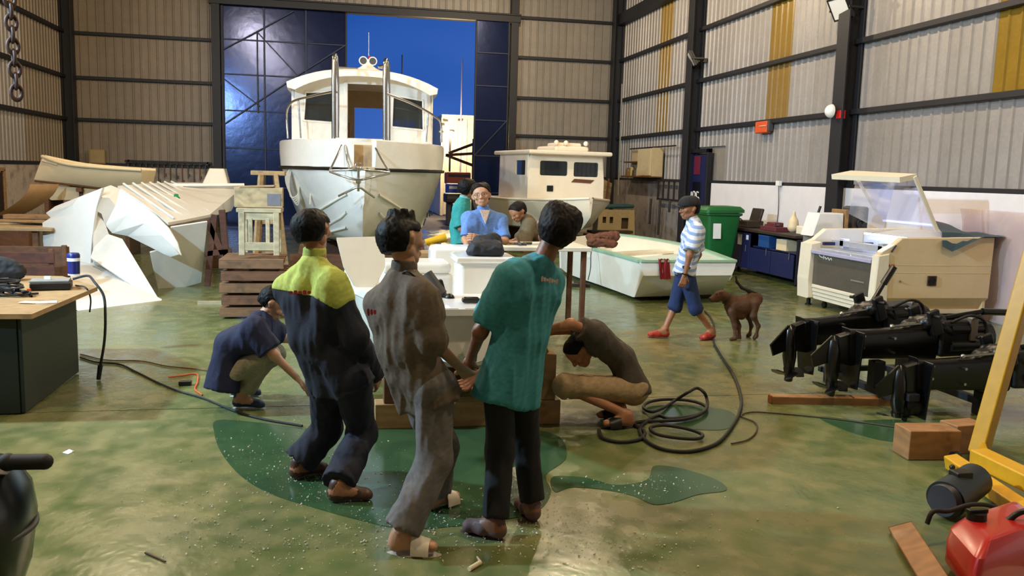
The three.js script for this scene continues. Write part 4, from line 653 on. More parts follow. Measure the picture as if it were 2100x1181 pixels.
// ------------------------------------------------------------------ the smaller cabin boat by the corner
{
  const C = V(5.13, 0, -20), yaw = 0.16, t = thing('cabin_boat', 'small cream cabin boat with square wheelhouse windows in the corner', 'boat', C); t.rotation.y = yaw; origin.set(t, V(0, 0, 0));
  const st = [[1.75, 0.04, 0.02, 1.0, 0.9, 1.32], [1.35, 0.5, 0.2, 0.8, 0.62, 1.28], [0.7, 0.98, 0.55, 0.66, 0.45, 1.25], [0, 1.22, 0.85, 0.58, 0.4, 1.23], [-1.5, 1.28, 1.0, 0.55, 0.4, 1.22], [-3.2, 1.2, 1.0, 0.55, 0.42, 1.22]];
  part('hull', loft(st.map(([z, b, c, yc, yk, ys]) => [V(-b, ys, z), V(-b, ys - 0.06, z), V(-c, yc, z), V(0, yk, z), V(c, yc, z), V(b, ys - 0.06, z), V(b, ys, z)]), { closed: true, caps: true, flip: true }), MAT.gelCream, t);
  for (const s of [-1, 1]) part('gunwale', tube(st.map(([z, b, , , , ys]) => V(s * b, ys, z)), 0.03, 6, 40), MAT.gelCream, t);
  const win = (x0, y0, x1, y1) => roundRect(x0, y0, x1, y1, 0.04, 2), o = [[-0.98, 1.24], [0.98, 1.24], [0.98, 1.68], [0.92, 2.28], [-0.92, 2.28], [-0.98, 1.68]];
  part('wheelhouse_front', extrude(o, 0.06, 0.005, [win(-0.68, 1.8, 0.02, 2.14), win(0.18, 1.79, 0.82, 2.13)]).translate(0, 0, 0.32), MAT.gelCream, t);
  for (const [a, b] of [[-0.68, 0.02], [0.18, 0.82]]) part('window_pane', extrude(win(a, 1.795, b, 2.135), 0.01).translate(0, 0, 0.34), MAT.tinted, t);
  for (const s of [-1, 1]) { part('wheelhouse_side', extrude([[0, 1.24], [2.0, 1.24], [1.95, 2.28], [0.05, 2.28]], 0.05, 0, [roundRect(0.18, 1.8, 0.8, 2.14, 0.04, 2)]).rotateY(Math.PI / 2).translate(s * 0.95 - 0.025, 0, 0.36), MAT.gelCream, t); part('window_pane', box(0.012, 0.34, 0.62, s * 0.95, 1.97, -0.13), MAT.tinted, t); }
  part('wheelhouse_back', box(1.9, 1.04, 0.05, 0, 1.76, -1.62), MAT.gelCream, t);
  part('roof', [box(2.12, 0.1, 2.5, 0, 2.33, -0.6, 0.04), box(0.9, 0.14, 1.2, 0.25, 2.44, -0.5, 0.06)], MAT.gelCream, t);
  part('roof_box_step', box(0.62, 0.1, 0.7, 0.25, 2.54, -0.4, 0.04), MAT.gelCream, t);
  for (const x of [-0.15, 0.1, 0.62]) part('roof_lamp', ball(V(x, 2.58, 0.05), 0.06), x > 0.3 ? MAT.white : MAT.gelCream, t);
  part('porthole', box(0.16, 0.14, 0.03, -0.42, 1.5, 0.39, 0.012), MAT.black, t); part('hatch_grille', extrude([[0.12, 1.66], [0.62, 1.64], [0.72, 1.72], [0.2, 1.74]], 0.02).translate(0, 0, 0.375), MAT.woodDark, t);
  part('foredeck', extrude(st.slice(0, 4).map(([z, b]) => [-b + 0.02, -z]).concat(st.slice(0, 4).reverse().map(([z, b]) => [b - 0.02, -z])), 0.04).rotateX(-Math.PI / 2).translate(0, 1.2, 0), MAT.gelCream, t);
  part('cradle_timber', box(2.2, 0.4, 0.25, 0, 0.2, 0.4), MAT.woodDark, t); part('cradle_timber', box(2.2, 0.42, 0.25, 0, 0.21, -2.4), MAT.woodDark, t);
}
// ------------------------------------------------------------------ the open flat boat, its square end towards us
{
  const Y = 0.63, t = thing('flat_boat', 'open white flat boat with pale green rim on the floor', 'boat', [5, 0, -13.5]);
  const Lp = [F(1312, 535, Y), F(1240, 516, Y), F(1165, 497, Y), F(1150, 489, Y)], Rp = [F(1508, 535, Y), F(1420, 505, Y), F(1330, 488, Y), F(1250, 478, Y)];
  const n = 14, at = (a, u) => new THREE.CatmullRomCurve3(a).getPoint(u);
  const rings = [], inner = [];
  for (let i = 0; i < n; i++) {
    const u = i / (n - 1), l = at(Lp, u), r = at(Rp, u), k = (u === 0 ? 0 : 0);
    const ring = (d, h) => { const c = r.clone().sub(l).normalize(), a = l.clone().addScaledVector(c, d), b = r.clone().addScaledVector(c, -d), yb = (0.06 + h) + (u < 0.001 ? 0.36 : 0); return [a.clone().setY(Y), a.clone().addScaledVector(c, 0.02).setY(lerpN(Y, yb, 0.5)), a.clone().addScaledVector(c, 0.06).setY(yb), b.clone().addScaledVector(c, -0.06).setY(yb), b.clone().addScaledVector(c, -0.02).setY(lerpN(Y, yb, 0.5)), b.clone().setY(Y)]; };
    rings.push(ring(0, 0)); inner.push(ring(0.09, 0.1));
  }
  // the raked square end: the bottom turns up before the end board
  rings.splice(1, 0, rings[0].map((p, j) => { const q = lerp(rings[0][j], rings[1][j], 0.8); if (j === 2 || j === 3) q.y = 0.07; return q; }));
  part('hull', loft([...rings], { caps: false, flip: true }), MAT.gelDull, t); part('inner_hull', loft(inner, { flip: false }), MAT.gelCream, t);
  const e = rings[0]; part('end_board', slab([e[0], e[1], e[2], e[3], e[4], e[5]].reverse(), 0.03), MAT.gel, t);
  const fe = rings[rings.length - 1]; part('end_board', slab([fe[0], fe[1], fe[2], fe[3], fe[4], fe[5]], 0.03), MAT.gelDull, t);
  const rimMat = M(0x9fc7ac, 0.4), ys = (p) => p.clone().setY(Y + 0.012);
  const rim = (a) => loft(Array.from({ length: 24 }, (_, i) => { const p = at(a, i / 23), q = at(a === Lp ? Rp : Lp, i / 23), c = q.clone().sub(p).normalize(); return [p.clone().addScaledVector(c, -0.03).setY(Y - 0.02), p.clone().addScaledVector(c, -0.03).setY(Y + 0.015), p.clone().addScaledVector(c, 0.1).setY(Y + 0.015), p.clone().addScaledVector(c, 0.1).setY(Y - 0.02)]; }), { closed: true, caps: true, flip: a !== Lp });
  part('rim', rim(Lp), rimMat, t, 'pale green rim'); part('rim', rim(Rp), rimMat, t, 'pale green rim'); part('rim', bar(ys(Lp[0]).setY(Y - 0.002), ys(Rp[0]).setY(Y - 0.002), 0.035, 0.1, 0), rimMat, t, 'pale green rim');
  part('end_deck', slab([at(Lp, 0.0), at(Rp, 0.0), at(Rp, 0.22), at(Lp, 0.12)].map((p) => p.clone().setY(Y - 0.01)), 0.03), M(0xdfeee6, 0.4), t);
  part('thwart', slab([at(Lp, 0.45), at(Rp, 0.45), at(Rp, 0.53), at(Lp, 0.53)].map((p) => p.clone().setY(Y - 0.14)), 0.04), MAT.gelCream, t);
  for (const x of [1340, 1440, 1470, 1500]) part('drain_lug', rod(W(x, 566, -11.75), W(x - 5, 574, -11.7), 0.012), MAT.white, t);
  part('bearer', [box(0.2, 0.06, 1.6, 4.7, 0.03, -13), box(0.2, 0.06, 1.6, 5.5, 0.03, -13)], MAT.woodDark, t);
  part('tie_cord', tube([W(1215, 506, -13.2), W(1212, 520, -13.1), W(1211, 550, -13.05), W(1206, 574, -13.0)], 0.008), MAT.black, t);
  const rg = thing('red_rag', 'red rag hanging over the end of the flat boat', 'cloth', W(1362, 560, -11.45)); part('drape', loft(Array.from({ length: 7 }, (_, i) => Array.from({ length: 8 }, (_, j) => W(1350 + j * 3.2 + i * 0.6, 530 + i * 7 + (j % 2) * 1.5, -11.49 + 0.025 * Math.sin(j * 1.6 + i * 0.4)))), {}), M(0x9c2028, 0.9, { map: TX.cloth }), rg);
}
function lerpN(a, b, t) { return a + (b - a) * t; }
{
  const t = thing('brown_tarp_bundle', 'rumpled brown tarpaulin bundle lying across the flat boat rim', 'bundle', W(1240, 505, -13.6)); const z = -13.6;
  part('folded_tarp', skin([bone(W(1210, 488, z), W(1262, 484, z), 0.06, 0.07), bone(W(1212, 496, z + 0.1), W(1258, 500, z + 0.15), 0.06, 0.055), bone(W(1215, 500, z), W(1240, 494, z - 0.2), 0.07, 0.06)], { cell: 0.014, k: 0.04, amp: 0.03, fold: foldNoise(9, 14, 4) }), M(0x6b3d26, 0.85, { map: TX.cloth }), t);
}
// ------------------------------------------------------------------ the skiff that is being carried, blunt bow towards us
{
  const t = thing('skiff', 'white open skiff with blunt bow resting on timber blocks', 'boat', [0.9, 0, -6.6]);
  const GY = 0.95, BY = 0.36;
  const g = [[-5.18, 0.6, 0.86], [-5.45, 0.42, 1.1], [-5.85, 0.2, 1.44], [-6.3, 0.08, 1.64], [-6.9, 0.04, 1.72], [-7.7, 0.06, 1.74], [-8.45, 0.12, 1.7]];
  const outer = g.map(([z, a, b], i) => { const k = [0.16, 0.16, 0.2, 0.2, 0.16, 0.14, 0.12][i], y = BY + [0.3, 0.16, 0.06, 0, 0, 0, 0][i], zz = z - [0.28, 0.2, 0.1, 0.04, 0, 0, 0][i]; return [V(a, GY, z), V(a + k * 0.3, GY - 0.3, z - (z - zz) * -0.4), V(a + k, y, zz), V(b - k, y, zz), V(b - k * 0.3, GY - 0.3, z - (z - zz) * -0.4), V(b, GY, z)]; });
  part('hull', loft(outer, { flip: true }), MAT.gel, t);
  part('bow_board', slab(outer[0].slice().reverse(), 0.02), MAT.gelDull, t);
  part('transom', slab(outer[6], 0.03), MAT.gel, t);
  const inn = g.map(([z, a, b], i) => { const y = 0.55, d = 0.1; return [V(a + d, GY, z - (i === 0 ? 0.1 : 0)), V(a + d + 0.05, y, z - (i === 0 ? 0.2 : 0)), V(b - d - 0.05, y, z - (i === 0 ? 0.2 : 0)), V(b - d, GY, z - (i === 0 ? 0.1 : 0))]; });
  part('inner_liner', loft(inn, {}), MAT.gel, t);
  for (const k of [1, 2]) part('gunwale', loft(g.map(([z, a, b]) => { const x = k === 1 ? a : b, s = k === 1 ? 1 : -1; return [V(x - s * 0.025, GY - 0.03, z), V(x - s * 0.025, GY + 0.02, z), V(x + s * 0.11, GY + 0.02, z), V(x + s * 0.11, GY - 0.03, z)]; }), { closed: true, caps: true, flip: k === 2 }), MAT.gel, t);
  part('foredeck', slab([V(0.6, GY + 0.015, -5.17), V(0.86, GY + 0.015, -5.17), V(1.16, GY + 0.015, -5.6), V(1.0, GY + 0.015, -5.85), V(0.5, GY + 0.015, -5.85), V(0.34, GY + 0.015, -5.62)], 0.04), MAT.gel, t);
  part('side_locker', slab([W(690, 487, -6.35), W(787, 484, -6.35), W(790, 545, -6.25), W(762, 600, -6.1), W(738, 602, -6.1), W(704, 545, -6.25)].reverse(), 0.04), MAT.gelCream, t, 'cream upright locker panel');
  part('console', [box(0.44, 0.56, 0.4, 1.13, 0.83, -6.85, 0.05), box(0.5, 0.05, 0.46, 1.13, 1.12, -6.85, 0.02)], MAT.gel, t);
  part('stern_seat', [box(0.62, 0.42, 0.42, 0.62, 0.75, -7.3, 0.05), box(0.58, 0.1, 0.4, 0.62, 1.0, -7.3, 0.04)], MAT.gel, t);
  part('stern_box', box(0.6, 0.34, 0.3, 1.1, 0.96, -7.9, 0.05), MAT.gel, t);
  // blocks beneath it
  const k = thing('timber_cradle', 'low timber cradle of beams and upright blocks under the skiff', 'cradle', [0.9, 0, -6]);
  part('beam', box(1.34, 0.18, 0.16, 0.9, 0.09, -5.95), MAT.wood, k); part('beam', box(1.34, 0.18, 0.16, 0.9, 0.09, -7.6), MAT.wood, k);
  part('upright_block', [box(0.16, 0.34, 0.14, 1.45, 0.35, -5.95), box(0.1, 0.1, 0.2, 1.4, 0.56, -5.95, 0.01, [0, 0, 0.5])], MAT.wood, k); part('upright_block', box(0.12, 0.2, 0.14, 0.35, 0.28, -5.95), MAT.woodDark, k);
  part('bearing_block', box(0.9, 0.18, 0.14, 0.9, 0.27, -6.55), MAT.woodDark, k); part('bearing_block', box(0.9, 0.18, 0.14, 0.9, 0.27, -7.6), MAT.woodDark, k);
  // things lying in it
  const bag = thing('black_bag', 'black zipped bag lying on top of the skiff console', 'bag', [1.1, 1.145, -6.9]);
  part('bag_body', skin([bone(W(972, 530, -6.75).setY(1.19), W(1015, 525, -6.75).setY(1.19), 0.06, 0.07), bone(W(985, 515, -6.85).setY(1.24), W(1010, 512, -6.85).setY(1.25), 0.06, 0.07)], { cell: 0.01, k: 0.05, amp: 0.014, fold: foldNoise(14, 14, 2), clip: (x, y) => 1.147 - y }), M(0x1b2230, 0.7, { map: TX.cloth }), bag); part('strap', tube([W(985, 512, -6.8), W(988, 500, -6.8), W(996, 498, -6.8), W(1000, 512, -6.8)], 0.008), MAT.black, bag);
  const en = thing('drill_tool', 'black power drill with long bit standing in the skiff bow', 'tool', W(905, 632, -5.75));
  part('handle', bar(W(912, 622, -5.75), W(898, 575, -5.75), 0.06, 0.06), MAT.black, en); part('motor_housing', rod(W(876, 560, -5.75), W(905, 605, -5.7), 0.035, 0.045), MAT.darkGrey, en); part('battery_foot', box(0.13, 0.06, 0.1, ...W(912, 626, -5.75).toArray()), MAT.black, en); part('chuck', ball(W(922, 612, -5.65), 0.035), MAT.black, en); part('side_grip', rod(W(895, 590, -5.72), W(925, 618, -5.66), 0.02), MAT.darkGrey, en);
  const sc = thing('black_phone_holder', 'small black device lying on the white skiff foredeck', 'device', W(965, 628, -5.42)); part('case', box(0.12, 0.03, 0.06, ...W(966, 626, -5.42).setY(0.985).toArray(), 0.01), MAT.black, sc); part('screen', box(0.09, 0.004, 0.04, ...W(966, 626, -5.42).setY(1.002).toArray()), MAT.glass, sc);
}
// ------------------------------------------------------------------ upturned hull mould on the floor to one side
{
  const t = thing('hull_mould', 'big faceted white upturned hull mould with flared foot standing on floor', 'boat mould', [-2.9, 0, -13]);
  const L = MAT.mould, C = (l) => l.map(([x, y, z]) => W(x, y, z));
  // one tall end sheet, its outer edge stepped
  part('end_sheet', plate([[113, 423, 210, 385], [94, 437, 204, 404], [104, 446, 198, 424], [87, 457, 194, 445], [88, 490, 188, 493], [91, 525, 186, 540]].map(([x0, y0, x1, y1], i) => C([[x0, y0, -13.2 + 0.03 * i], [(x0 + x1) / 2, (y0 + y1) / 2, -12.93 + 0.03 * i], [x1, y1, -12.95 + 0.04 * i]])), V(0.02, 0, -0.04)), L, t);
  // flared foot that reaches the floor
  part('flared_foot', plate([C([[106, 527, -12.85], [148, 533, -12.8], [188, 539, -12.76]]), C([[90, 552, -12.5], [152, 575, -12.35], [240, 570, -12.45]]), [W(68, 585, -12.05), F(160, 637), F(331, 616)]], V(0, 0.01, -0.04)), L, t);
  part('wedge_facet', slab([W(195, 469, -12.78), W(189, 540, -12.7), F(331, 616).add(V(0, 0.01, 0)), W(253, 499, -12.95), W(225, 487, -12.98)], 0.03), L, t);
  part('inner_strip', slab([W(197, 432, -12.9), W(193, 470, -12.82), W(189, 541, -12.72), W(213, 552, -12.66), W(222, 487, -12.98), W(213, 455, -12.98)], 0.03), L, t);
  part('shoulder_band', plate([[[209, 386, -13.2], [197, 432, -12.86]], [[226, 380, -13.32], [208, 438, -12.92]], [[246, 388, -13.3], [216, 462, -12.98]], [[280, 412, -13.1], [230, 478, -13.0]], [[318, 440, -12.85], [262, 484, -13.0]], [[346, 468, -12.65], [305, 505, -12.86]], [[364, 498, -12.5], [336, 521, -12.66]], [[372, 524, -12.45], [350, 527, -12.6]]].map(([a, c]) => C([a, [(a[0] + c[0]) / 2 + 6, (a[1] + c[1]) / 2 - 4, (a[2] + c[2]) / 2 + 0.12], c])), V(0, 0, -0.05)), L, t);
  part('deck', plate([C([[241, 381, -13.4], [300, 376, -15.4], [366, 374, -17.6], [404, 374, -18]]), C([[290, 414, -13.05], [340, 402, -14.6], [420, 390, -16.6], [500, 382, -17.6]]), C([[345, 456, -12.85], [380, 450, -13.2], [430, 440, -14.4], [474, 428, -16]])], V(0, -0.04, 0)), L, t);
  part('skirt_panel', slab([W(345, 458, -12.9), W(345, 524, -12.75), W(316, 529, -12.7), F(316, 588), F(419, 588), W(418, 446, -13.15)], 0.03), L, t);
  const P = { l: W(241, 381, -13.4), y: W(366, 374, -17.6), m: W(345, 456, -12.85), r: W(474, 428, -16) };
  for (let i = 0; i < 7; i++) { const u = 0.08 + i * 0.13; part('deck_batten', bar(lerp(P.l, P.y, u).add(V(0, 0.02, 0.02)), lerp(P.m, P.r, u).add(V(0, 0.03, 0.02)), 0.05, 0.03), L, t); }
  part('top_plank', bar(W(320, 381, -16.6), W(500, 380, -17.2), 0.05, 0.1), MAT.gel, t);
  for (const k of [[1, W(370, 470, -15.2)], [2, W(440, 440, -16)]]) part('support_leg', box(0.1, k[1].y, 0.1, k[1].x, k[1].y / 2, k[1].z), MAT.woodDark, t);
  const g = thing('green_rag', 'crumpled green rag on the white mould deck', 'cloth', W(365, 415, -14.9)); part('crumpled_cloth', skin([bone(W(361, 402, -14.85), W(366, 416, -14.8), 0.03, 0.055), bone(W(366, 416, -14.8), W(376, 418, -14.8), 0.05, 0.03)], { cell: 0.01, k: 0.03, amp: 0.02, fold: foldNoise(20, 20, 2) }), M(0x1f8a5a, 0.9, { map: TX.cloth }), g);
  const hd = thing('moulded_hood', 'small white moulded hood with square opening on a plank', 'hood', W(447, 378, -17.5)); part('shell', extrude([[-0.24, 0], [0.24, 0], [0.17, 0.3], [-0.1, 0.3]], 0.4, 0.02, [[[-0.1, 0.02], [0.14, 0.02], [0.12, 0.1], [-0.08, 0.1]]]).translate(...W(447, 377, -17.8).toArray()), MAT.gelCream, hd); part('back_plate', box(0.34, 0.24, 0.03, ...W(447, 367, -17.75).toArray()), MAT.black, hd);
}
{
  // cream dinghy on trestles by the corner
  const t = thing('dinghy', 'cream dinghy hull with high bow on trestles near the corner', 'boat', [-4.7, 0, -18.4]);
  const st = [[88, 322, 70, 368, 0.05], [115, 330, 100, 372, 0.35], [150, 338, 150, 378, 0.6], [210, 344, 215, 384, 0.72], [300, 350, 298, 386, 0.7]];
  part('hull', loft(st.map(([x, y, x2, y2, b]) => { const a = W(x, y, -18), k = W(x2, y2, -18); return [V(a.x, a.y, a.z + b * 0.6), V(lerpN(a.x, k.x, 0.5), lerpN(a.y, k.y, 0.5), a.z + b * 0.55), V(k.x, k.y, a.z + b * 0.3), V(k.x, k.y, a.z - b * 0.9), V(a.x, a.y, a.z - b * 1.3)]; }), { caps: true, closed: true, flip: true }), MAT.cream, t);
  part('gunwale', tube(st.map(([x, y, , , b]) => { const a = W(x, y, -18); return V(a.x, a.y + 0.01, a.z + b * 0.62); }), 0.035, 8, 40), MAT.cream, t);
  part('gunwale', tube(st.map(([x, y, , , b]) => { const a = W(x, y, -18); return V(a.x, a.y + 0.01, a.z - b * 1.3); }), 0.035, 8, 40), MAT.cream, t);
  part('bow_ledge', slab([W(90, 326, -17.95), W(122, 336, -17.75), W(118, 340, -17.72), W(88, 332, -17.95)], 0.04), MAT.cream, t);
  part('rubbing_strake', tube([W(72, 371, -17.9), W(130, 377, -17.75), W(210, 387, -17.7)], 0.02), MAT.woodDark, t);
  part('keel_fairing', slab([W(75, 378, -17.9), W(205, 390, -17.8), W(190, 408, -17.9), W(105, 411, -17.9), W(92, 405, -17.9)].reverse(), 0.06), MAT.cream, t);
  for (const x of [110, 180, 270]) { const p = W(x, 390, -18.3); part('trestle', [box(0.08, p.y, 0.9, p.x, p.y / 2, p.z), box(0.1, 0.08, 1.2, p.x, p.y + 0.02, p.z)], MAT.woodDark, t); }
}

// ------------------------------------------------------------------ laser cutter by the long wall
{
  const x0 = 6.75, x1 = 8.42, zn = -9.75, zf = -11.62, t = thing('laser_cutter', 'cream laser cutting machine with raised clear lid and lit bed', 'machine', [7.6, 0, -10.7]);
  const body = M(0xe0caa2, 0.45, { map: TX.soft }), pale = M(0xeee5d0, 0.45, { map: TX.soft });
  // side cheeks: chamfered outline, one at each end
  const cheek = [[0.02, 0.34], [0.2, 0.12], [1.6, 0.12], [1.66, 0.34], [1.67, 1.16], [0.3, 1.13], [0.12, 0.98], [0.0, 0.93]];
  part('side_panel', extrude([[0.02, 0.34], [1.66, 0.34], ...cheek.slice(4)], 0.1, 0.012).translate(x0, 0, zn - 0.1), body, t); part('side_panel', extrude(cheek, 0.1, 0.012).translate(x0, 0, zf), pale, t);
  part('lower_side_panel', slab([V(x0 + 0.03, 0.345, zn - 0.006), V(x0 + 0.2, 0.12, zn - 0.17), V(x0 + 1.56, 0.12, zn - 0.17), V(x0 + 1.655, 0.345, zn - 0.006)], 0.02), body, t);
  for (const y of [0.78, 0.68]) part('side_seam', box(1.6, 0.006, 0.006, x0 + 0.86, y, zn + 0.001), body, t);
  part('corner_post', extrude([[0, 0.06], [0.14, 0.06], [0.18, 0.3], [0.16, 0.93], [0.0, 0.9], [-0.02, 0.4]], 0.14, 0.012).translate(x0 - 0.03, 0, zn - 0.12), pale, t); part('corner_post', extrude([[0, 0.12], [0.14, 0.12], [0.18, 0.3], [0.16, 0.95], [0.0, 0.92], [-0.02, 0.4]], 0.3, 0.012).translate(x0 - 0.03, 0, zf - 0.02), pale, t);
  part('back_panel', box(0.05, 1.0, 1.8, x1 - 0.05, 0.62, (zn + zf) / 2), body, t); part('base_pan', box(1.5, 0.06, 1.7, x0 + 0.85, 0.16, (zn + zf) / 2), pale, t);
  part('front_panel', box(0.04, 0.46, 1.42, x0 + 0.04, 0.56, -10.62), M(0x716b62, 0.25, { metal: 0.3 }), t, 'grey smoked front panel');
  for (let i = 0; i < 4; i++) part('front_slat', box(0.05, 0.05, 1.42, x0 + 0.04 + i * 0.012, 0.31 - i * 0.056, -10.62), pale, t);
  part('front_lip', box(0.1, 0.05, 1.46, x0 + 0.02, 0.81, -10.62), M(0xb9b8dc, 0.3), t);
  // the cutting bed, rails and head
  part('bed', box(1.0, 0.04, 1.45, x0 + 0.62, 0.84, -10.62), M(0xcfd8ea, 0.3, { metal: 0.3 }), t);
  part('gantry', [box(0.1, 0.09, 1.5, x0 + 0.35, 0.95, -10.62), box(0.1, 0.14, 0.1, x0 + 0.35, 0.95, -11.1), box(0.1, 0.14, 0.1, x0 + 0.35, 0.95, -10.2)], M(0xd5dcf0, 0.3, { metal: 0.5 }), t); part('guide_rail', box(1.0, 0.05, 0.05, x0 + 0.62, 0.93, -11.28), MAT.navy, t); part('guide_rail', box(1.0, 0.05, 0.05, x0 + 0.62, 0.93, -9.98), MAT.navy, t);
  part('rear_cover', extrude([[0, 0.86], [0.7, 0.86], [0.7, 1.16], [0.0, 1.06]], 1.6).translate(x0 + 0.92, 0, -11.5), M(0xdfe4ee, 0.35), t);
  const lampMat = new THREE.MeshStandardMaterial({ color: 0xffffff, emissive: 0xc4d2ff, emissiveIntensity: 5 });
  part('bed_lamp', rod(V(x0 + 0.86, 1.08, -11.4), V(x0 + 0.86, 1.08, -9.95), 0.014), lampMat, t);
  const rl = new THREE.RectAreaLight(0xc4d2ff, 14, 1.4, 0.05); rl.position.set(x0 + 0.84 - 7.6, 1.06, 0.02); rl.lookAt(x0 + 0.3, 0.7, -10.7); t.add(rl);
  // lid: top hood, clear panes, arms
  const lidTop = [W(1705, 357, -11.0), W(1845, 364, -9.9), W(1880, 356, -9.9), W(1745, 350, -11.0)];
  part('lid_hood', slab(lidTop, 0.07), pale, t);
  part('lid_front_pane', slab([W(1745, 372, -11.15), W(1752, 440, -11.15), W(1800, 472, -10.0), W(1848, 375, -9.9)].reverse(), 0.008), M(0xf2f4ff, 0.06, { map: null, transmission: 0.9, thickness: 0 }), t); part('lid_back_pane', slab([W(1870, 366, -9.95), W(1924, 470, -9.95), W(1810, 455, -11.1), W(1760, 356, -11.1)].reverse(), 0.008), M(0xf2f4ff, 0.06, { map: null, transmission: 0.9, thickness: 0 }), t);
  part('lid_arm', bar(W(1876, 362, -9.9), W(1922, 474, -9.9), 0.05, 0.03), pale, t); part('lid_arm', bar(W(1752, 356, -11.2), W(1800, 440, -11.2), 0.04, 0.03), pale, t);
  // controls, vents, marks
  part('control_pad', box(0.2, 0.02, 0.12, x0 + 0.12, 0.99, zn - 0.06, 0.006, [0, 0, 0.5]), MAT.white, t);
  part('latch', bar(W(1828, 517, zn + 0.01), W(1838, 503, zn + 0.01), 0.02, 0.01), MAT.darkGrey, t);
  const stick = part('warning_stickers', [[1822, 545], [1831, 545], [1822, 553], [1832, 553]].map(([x, y]) => box(0.05, 0.03, 0.004, ...W(x, y, zn + 0.003).toArray())), M(0xa8381c, 0.6), t);
  part('fan_grille', box(0.13, 0.13, 0.02, ...W(1911, 576, zn + 0.006).toArray()), M(0x4a2c1c, 0.7), t); for (let i = 0; i < 4; i++) part('fan_ring', new THREE.TorusGeometry(0.014 + i * 0.014, 0.0035, 5, 20).translate(...W(1911, 576, zn + 0.02).toArray()), MAT.black, t);
  part('key_switch', rod(W(1846, 577, zn), W(1846, 577, zn + 0.02), 0.014), M(0x9a8a60, 0.4, { metal: 0.8 }), t);
  // white script mark on the grey front
  const fx = x0 + 0.015, mk = (a) => tube(a.map(([x, y]) => WX(x, y, fx)), 0.007, 5, 16);
  part('logo_mark', [mk([[1679, 516], [1681, 524], [1688, 528], [1690, 524]]), mk([[1689, 531], [1692, 527], [1695, 532], [1698, 528], [1701, 534], [1704, 529], [1706, 534]]), mk([[1744, 522], [1746, 528], [1745, 534]])], MAT.white, t); part('model_mark', box(0.004, 0.02, 0.3, ...WX(1758, 577, fx).toArray()), MAT.grey, t);
  part('levelling_foot', [rod(V(x0 + 0.1, 0, zf + 0.1), V(x0 + 0.1, 0.14, zf + 0.1), 0.03), rod(V(x0 + 0.1, 0, zf + 0.1), V(x0 + 0.1, 0.015, zf + 0.1), 0.05)], MAT.black, t);
  for (const [x, z] of [[x0 + 0.15, zf + 0.45], [x0 + 0.3, zn - 0.2], [x1 - 0.2, zn - 0.2], [x1 - 0.2, zf + 0.2]]) part('castor', [rod(V(x - 0.02, 0.045, z), V(x + 0.02, 0.045, z), 0.045, 0.045, 14), box(0.03, 0.1, 0.05, x, 0.1, z)], MAT.black, t);
  const c = thing('blue_cover_sheet', 'dark teal sheet thrown over the rear of the laser cutter', 'cover', W(1970, 480, -9.9).setY(1.17));
  part('draped_sheet', loft(Array.from({ length: 7 }, (_, i) => Array.from({ length: 7 }, (_, j) => { const a = W(1915 + j * 21, 452 + j * 6.5, -10.9), b = W(1935 + j * 21, 482 + j * 1.0, -9.66); const p = lerp(a, b, i / 6); p.y = Math.max(p.y, 1.185) + 0.012 * Math.sin(i * 1.3 + j); if (i === 6) p.y = 1.17 - 0.2 * Math.max(0, 1 - Math.abs(j - 1) / 3); return p; }))), M(0x33505e, 0.6, { map: TX.cloth, side: THREE.DoubleSide }), c);
  const pr = thing('white_printer', 'white box shaped printer standing behind the laser cutter', 'printer', [7.55, 0, -12.3]);
  part('stand', box(0.5, 0.98, 0.4, 7.5, 0.49, -12.3), MAT.grey, pr); part('case', extrude([[-0.28, 0], [0.26, 0], [0.24, 0.36], [-0.18, 0.36]], 0.35, 0.015).translate(7.45, 0.98, -12.45), MAT.white, pr); part('side_board', box(0.06, 0.42, 0.4, 7.75, 1.19, -12.3), MAT.wood, pr); part('knob', rod(V(7.37, 1.34, -12.3), V(7.4, 1.44, -12.3), 0.02), MAT.black, pr);
  const fan = thing('exhaust_blower', 'dark exhaust blower with round vents behind the laser cutter', 'blower', [8.05, 0, -12.35]); part('housing', box(0.3, 0.5, 0.3, 8.05, 1.2, -12.35, 0.04), MAT.darkGrey, fan); for (const y of [1.32, 1.18, 1.05]) part('vent', new THREE.TorusGeometry(0.06, 0.02, 8, 18).translate(8.05, y, -12.19), M(0x222a3a, 0.4), fan); part('stand', box(0.34, 0.95, 0.3, 8.05, 0.475, -12.35), MAT.grey, fan);
  const bg = thing('clear_plastic_sheet', 'pinkish clear plastic sheeting hung against the white wall', 'plastic sheet', [8.5, 0, -9.6]); part('sheet', loft(Array.from({ length: 12 }, (_, i) => Array.from({ length: 10 }, (_, j) => V(8.54 + 0.04 * Math.sin(i * 1.7 + j * 0.8) + 0.02 * Math.sin(i * 3.1 + j), 1.5 - j * 0.165, -10.6 + i * 0.17)))), M(0xeadcdc, 0.3, { transmission: 0.75, thickness: 0, map: null }), bg);
}
